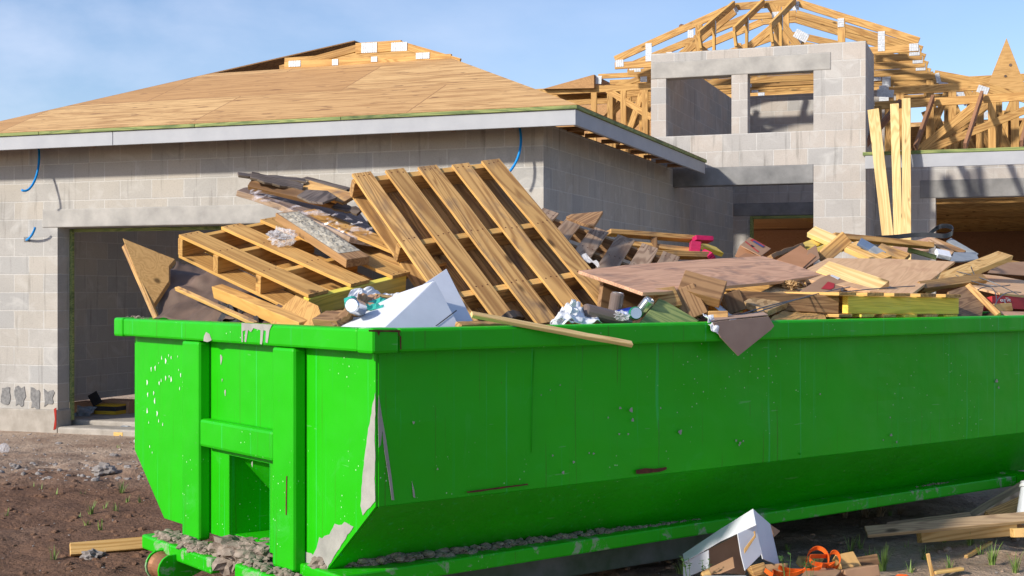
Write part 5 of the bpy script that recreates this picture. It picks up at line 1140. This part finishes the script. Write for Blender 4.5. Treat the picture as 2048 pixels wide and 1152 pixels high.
for i, (x, y, h, n) in enumerate(((1700, 1112, .13, 26), (1765, 1142, .14, 34), (1740, 1120, .09, 14), (1850, 1120, .08, 14), (1985, 1130, .13, 30), (1940, 1090, .10, 20), (2030, 1146, .12, 20), (1900, 1135, .07, 10), (1890, 1085, .08, 10), (1575, 1100, .06, 8), (1680, 1128, .08, 12), (1362, 1148, .08, 14), (1820, 1146, .08, 14), (1960, 1108, .07, 8), (1815, 1095, .05, 6), (1720, 1098, .09, 12), (1780, 1030, .06, 10))): tuft(x, y, h, n, seed=40 + i)
for i, (x, y, h, n) in enumerate(((1760, 1032, .12, 50), (1730, 1036, .12, 40), (1690, 1035, .12, 16), (1800, 1028, .08, 30), (290, 1082, .07, 6), (205, 1110, .05, 5))): tuft(x, y, h, n, 'dry', .9, seed=80 + i)
def weed(px, py, d, seed):
    rn = random.Random(seed); p = P3(px, py, d); mb = MB()
    for i in range(3):
        top = Vector((rn.uniform(-.04, .04), rn.uniform(-.03, .03), rn.uniform(.04, .075))); mb.tube(bez([Vector((0, 0, -.18)), top * .5 + Vector((.01, 0, 0)), top], 6), .0012, 5)
        for j in range(9):
            c_ = top * rn.uniform(.35, 1); th = rn.uniform(0, 6.28); o_ = Vector((math.cos(th), math.sin(th), rn.uniform(-.2, .6))).normalized(); s_ = Vector((-o_.y, o_.x, 0)); l_ = rn.uniform(.012, .022)
            mb.quad([c_, c_ + o_ * l_ * .5 + s_ * l_ * .4, c_ + o_ * l_, c_ + o_ * l_ * .5 - s_ * l_ * .4])
    return mb.build('weed', plain('weed_leaf', (.08, .17, .04), None, 5), None, Matrix.Translation(p), fix=False)
tag(weed(1378, 1150, 5.75, 1), 'leafy weed in front of the left edge of the open white carton', 'weed'); tag(weed(1405, 1152, 5.8, 2), 'leafy weed below the open white carton roof', 'weed'); tag(weed(1572, 1140, 5.7, 3), 'small leafy weed in front of the orange strap', 'weed'); tag(weed(1616, 1146, 5.7, 4), 'leafy weed poking up before the cardboard under the orange strap', 'weed')
# open white carton standing like a tent
g_ = empty('white_carton', P3(1460, 1140, 6.0), 'open white cardboard carton pitched like a tent on the ground by the dumpster', 'carton')
def cf(nm, pl_, out, mat='white', th=.005): return panel(nm, None, None, pl_, out, th, M[mat], parent=g_)
cf('carton_roof', [(1367, 1112, 6.15), (1506, 1018, 5.95), (1512, 1045, 5.8)], [(1365, 1108), (1440, 1058), (1506, 1017), (1512, 1049), (1440, 1082), (1368, 1124)])
cf('carton_side', [(1506, 1018, 5.96), (1541, 1050, 6.1), (1560, 1132, 6.1)], [(1507, 1018), (1541, 1048), (1560, 1132), (1526, 1118), (1512, 1049)])
cf('carton_flap', [(1477, 1066, 5.8), (1512, 1049, 5.85), (1525, 1118, 5.85)], [(1475, 1067), (1512, 1050), (1524, 1108), (1490, 1142), (1482, 1110)])
cf('carton_flap', [(1541, 1048, 6.12), (1562, 1062, 6.2), (1550, 1075, 6.12)], [(1540, 1048), (1561, 1062), (1549, 1074)], 'card')
cf('carton_end', [(1368, 1122, 6.1), (1418, 1098, 6.0), (1420, 1140, 6.0)], [(1366, 1123), (1417, 1100), (1418, 1136), (1380, 1152), (1366, 1160)])
cf('carton_inside', [(1417, 1100, 6.12), (1480, 1070, 6.12), (1490, 1140, 6.2)], [(1415, 1100), (1478, 1068), (1500, 1120), (1490, 1150), (1418, 1145)], 'card_dark')
cf('carton_flap', [(1410, 1140, 5.95), (1466, 1112, 5.95), (1468, 1135, 5.8)], [(1404, 1142), (1420, 1135), (1466, 1113), (1469, 1134), (1440, 1146), (1410, 1148)], 'card')
cf('carton_handle', [(1490, 1105, 5.78), (1510, 1070, 5.8), (1512, 1072, 5.8)], [(1489, 1108), (1488, 1098), (1509, 1070), (1507, 1063), (1511, 1062), (1512, 1074), (1492, 1104)], 'ply_orange', .004)
# debris under the orange strap
panel('cardboard_piece', 'flat tan cardboard lying under the orange strap', 'cardboard', [(1612, 1146, 5.9), (1626, 1122, 6.15), (1680, 1142, 5.95)], [(1602, 1152), (1624, 1123), (1682, 1141), (1664, 1160), (1610, 1160)], .008, M['card'])
panel('cardboard_piece', 'cardboard piece behind the orange strap, partly under it', 'cardboard', [(1592, 1125, 6.2), (1600, 1112, 6.35), (1650, 1118, 6.3)], [(1592, 1124), (1596, 1111), (1648, 1115), (1640, 1130), (1600, 1132)], .008, M['pallet'])
block('dark-topped wood block beside the orange strap', (1728, 1124, 6.35), (.11, .05, .09), (1, .25, .12), (.1, -1, .3), 'brown')
block('orange-brown wood wedge between orange strap and dark block', (1694, 1128, 6.2), (.10, .09, .05), (1, .4, .1), (.2, -.7, .7), 'pallet')
block('thick wood slab below the dark-topped block', (1715, 1146, 6.1), (.17, .05, .10), (1, .25, .1), (.1, -1, .2), 'card')
block('small wood chunk under the open white carton', (1515, 1142, 5.9), (.07, .05, .05), (1, .3, .2), (0, -1, .5), 'pallet')
block('low brown wood chunk right of the open white carton', (1550, 1144, 6.0), (.12, .06, .05), (1, -.2, .1), (0, -1, .6), 'brown')
block('thin grey strip lying at the bottom edge below the white carton', (1450, 1156, 5.75), (.18, .02, .03), (1, 0, 0), (0, -1, .3), 'grey_board')
block('pale stick end at the lower edge left of the white carton base', (1412, 1150, 5.8), (.04, .03, .03), (1, .2, .3), (0, -1, .5), 'pine')
# orange webbing strap
def loop(cx, cy, rx, ry, d_, a0, a1, n=14, tilt=0): return [P3(cx + rx * math.cos(a0 + (a1 - a0) * i / n), cy - ry * math.sin(a0 + (a1 - a0) * i / n), d_ + tilt * math.sin(a0 + (a1 - a0) * i / n)) for i in range(n + 1)]
path = [P3(1530, 1140, 5.85), P3(1545, 1150, 5.75)] + loop(1575, 1135, 35, 14, 5.95, -2.6, 0, 8) + loop(1635, 1122, 22, 26, 6.05, 3.3, -.6, 14, .08) + loop(1650, 1118, 30, 12, 6.0, -.9, -3.6, 9) + loop(1668, 1120, 12, 16, 6.1, 2.6, -1.9, 10) + loop(1600, 1130, 45, 12, 5.95, .0, -2.9, 10)
cm = []
for i in range(len(path) - 1):
    p0, p1_, p2, p3 = path[max(0, i - 1)], path[i], path[i + 1], path[min(len(path) - 1, i + 2)]
    for j in range(4): t = j / 4; cm.append(.5 * ((2 * p1_) + (p2 - p0) * t + (2 * p0 - 5 * p1_ + 4 * p2 - p3) * t * t + (3 * p1_ - 3 * p2 + p3 - p0) * t ** 3))
bandpart('orange_strap', 'tangled orange webbing strap lying on cardboard by the dumpster', 'strap', cm, .022, .003, 'orange', Vector((.15, -.45, .9)))
lump('orange_scrap', 'small orange webbing scrap at the bottom edge right of the strap', 'strap', P3(1804, 1152, 6.0), (.028, .01, .008), M['orange'], 2)
# boards on the ground at the right
def gb(label, a_, b_, w_, t_, n, mat): return pk(label, a_, b_, w_, t_, n, mat)
gb('long flat board pointing left on the ground, uppermost of the pile at right', (1732, 1064, 7.0), (2075, 1033, 7.0), .07, .022, Vector((0, -.5, .85)), 'truss_dim')
gb('thin splintered board behind the long flat board on the ground', (1775, 1052, 7.35), (1942, 1032, 7.35), .05, .018, Vector((0, -.5, .85)), 'truss_dim')
gb('thick square timber lying under the long flat board', (1838, 1074, 7.15), (2030, 1060, 7.3), .06, .05, FC, 'pine')
gb('grey board leaning up to the right under the dumpster end, left of three', (1935, 1040, 7.5), (2060, 965, 7.9), .06, .03, Vector((-.3, -.8, .5)), 'truss_dim')
gb('brown board leaning up to the right under the dumpster end, middle of three', (1960, 1042, 7.45), (2060, 985, 7.7), .07, .03, Vector((-.3, -.8, .5)), 'grey')
gb('broad tan board leaning up to the right, lowest of three', (1985, 1040, 7.4), (2065, 1005, 7.55), .12, .03, Vector((-.1, -.7, .7)), 'pallet')
gb('pale board end at the right edge of the ground pile', (2024, 1066, 6.9), (2075, 1064, 6.9), .045, .06, FC, 'pine')
gb('brown board under the ground pile at the right', (1900, 1056, 7.4), (2060, 1048, 7.4), .05, .03, FC, 'brown')
g1 = GP(1932, 1118, .01); g2 = GP(1983, 1090, .012); tag(beam('stick', g1, g2, .02, .016, UP, M['pine'], None, .4), 'short pale broken stick lying on sandy soil', 'stick')
tag(beam('stake', GP(1868, 1158, -.02), GP(1868, 1158, 0) + Vector((-.03, 0, .12)), .018, .012, Vector((0, -1, 0)), M['pine'], None, .1), 'small pale stake standing at the lower right', 'stake')
tag(beam('timber_strip', GP(1868, 1158, .03), GP(1925, 1150, .03), .03, .015, UP, M['pine']), 'small pale strip lying beside the short stake', 'strip')
# white bucket edge at the far right
rt = empty('bucket', P3(2064, 1015, 7.3), 'white plastic container tipped over at the right edge', 'bucket'); ax = Vector((.3, .2, .9)).normalized(); p = P3(2072, 1015, 7.3); mb = MB(); mb.tube([p - ax * .10, p + ax * .10, p + ax * .115], [.085, .10, .108], 20); mb.build('bucket_body', M['white'], rt); mb = MB(); mb.tube([p + ax * .085, p + ax * .10], [.107, .108], 20); mb.build('bucket_rim', M['white_paper'], rt)

# ------------------------------------------------------------------ things at and in the garage
def gfl(px, py, z=.036):
    r = ray(px, py); return CAM + r * ((z - 1.5) / r.z)
rt = empty('tool_carton', gfl(200, 829), 'yellow and black carton standing on the garage floor', 'carton')
def cub(name, par, base, x, y, lx, ly, z0, z1, mat): mb = MB(); mb.box(base - x * lx / 2 + UP * z0, x * lx, y * ly, UP * (z1 - z0)); return mb.build(name, M[mat], par, bevel=.003)
bp_ = gfl(210, 829); x_ = -fL; y_ = sD
cub('carton_body', rt, bp_, x_, y_, .30, .2, 0, .115, 'yellow_card'); cub('carton_band', rt, bp_ - sD * .003, x_, y_, .302, .206, .042, .095, 'black_card')
tag(cub('cardboard_box', None, gfl(228, 826), x_, y_, .42, .25, 0, .15, 'card'), 'brown cardboard box behind the yellow and black carton', 'box')
tag(cub('cardboard_box', None, gfl(164, 828), x_, y_, .26, .25, 0, .14, 'card'), 'brown cardboard box left of the yellow and black carton', 'box')
tag(beam('carton_lid', gfl(196, 829) + UP * .12, gfl(184, 829) + UP * .25, .14, .006, -sD, M['black_card']), 'dark carton lid standing open behind the yellow carton', 'lid')
crumple('plastic_sheet', 'crumpled grey plastic bag in front of the left cardboard box', 'bag', [gfl(145, 832), gfl(182, 833), gfl(182, 833) + UP * .12 + sD * .1, gfl(145, 832) + UP * .12 + sD * .1], 12, 8, .05, M['grey_board'], 33, fscale=7)
tag(cub('yellow_carton', None, gfl(139, 834), x_, y_, .06, .05, 0, .06, 'yellow_card'), 'tiny yellow carton in the garage door corner', 'carton')
tag(cub('wood_block', None, GP(236, 872), x_, y_, .12, .06, 0, .04, 'pine'), 'small pine block on the ground before the garage step', 'block')
lump('crumpled_foil', 'crumpled silver bag lying by the garage step', 'bag', GP(250, 866, .04), (.09, .05, .04), M['grey_board'], 5, sub=3, amp=.6)
tag(beam('green_stick', GP(125, 862, .02), GP(150, 862, .02), .03, .02, UP, M['green_wood']), 'short green treated stick by the garage pier', 'stick')
lump('plastic_cup', 'pink translucent plastic cup on the ground at the left edge', 'cup', GP(8, 905, .04), (.05, .04, .05), M['plastic'], 8, sub=3, amp=.2)
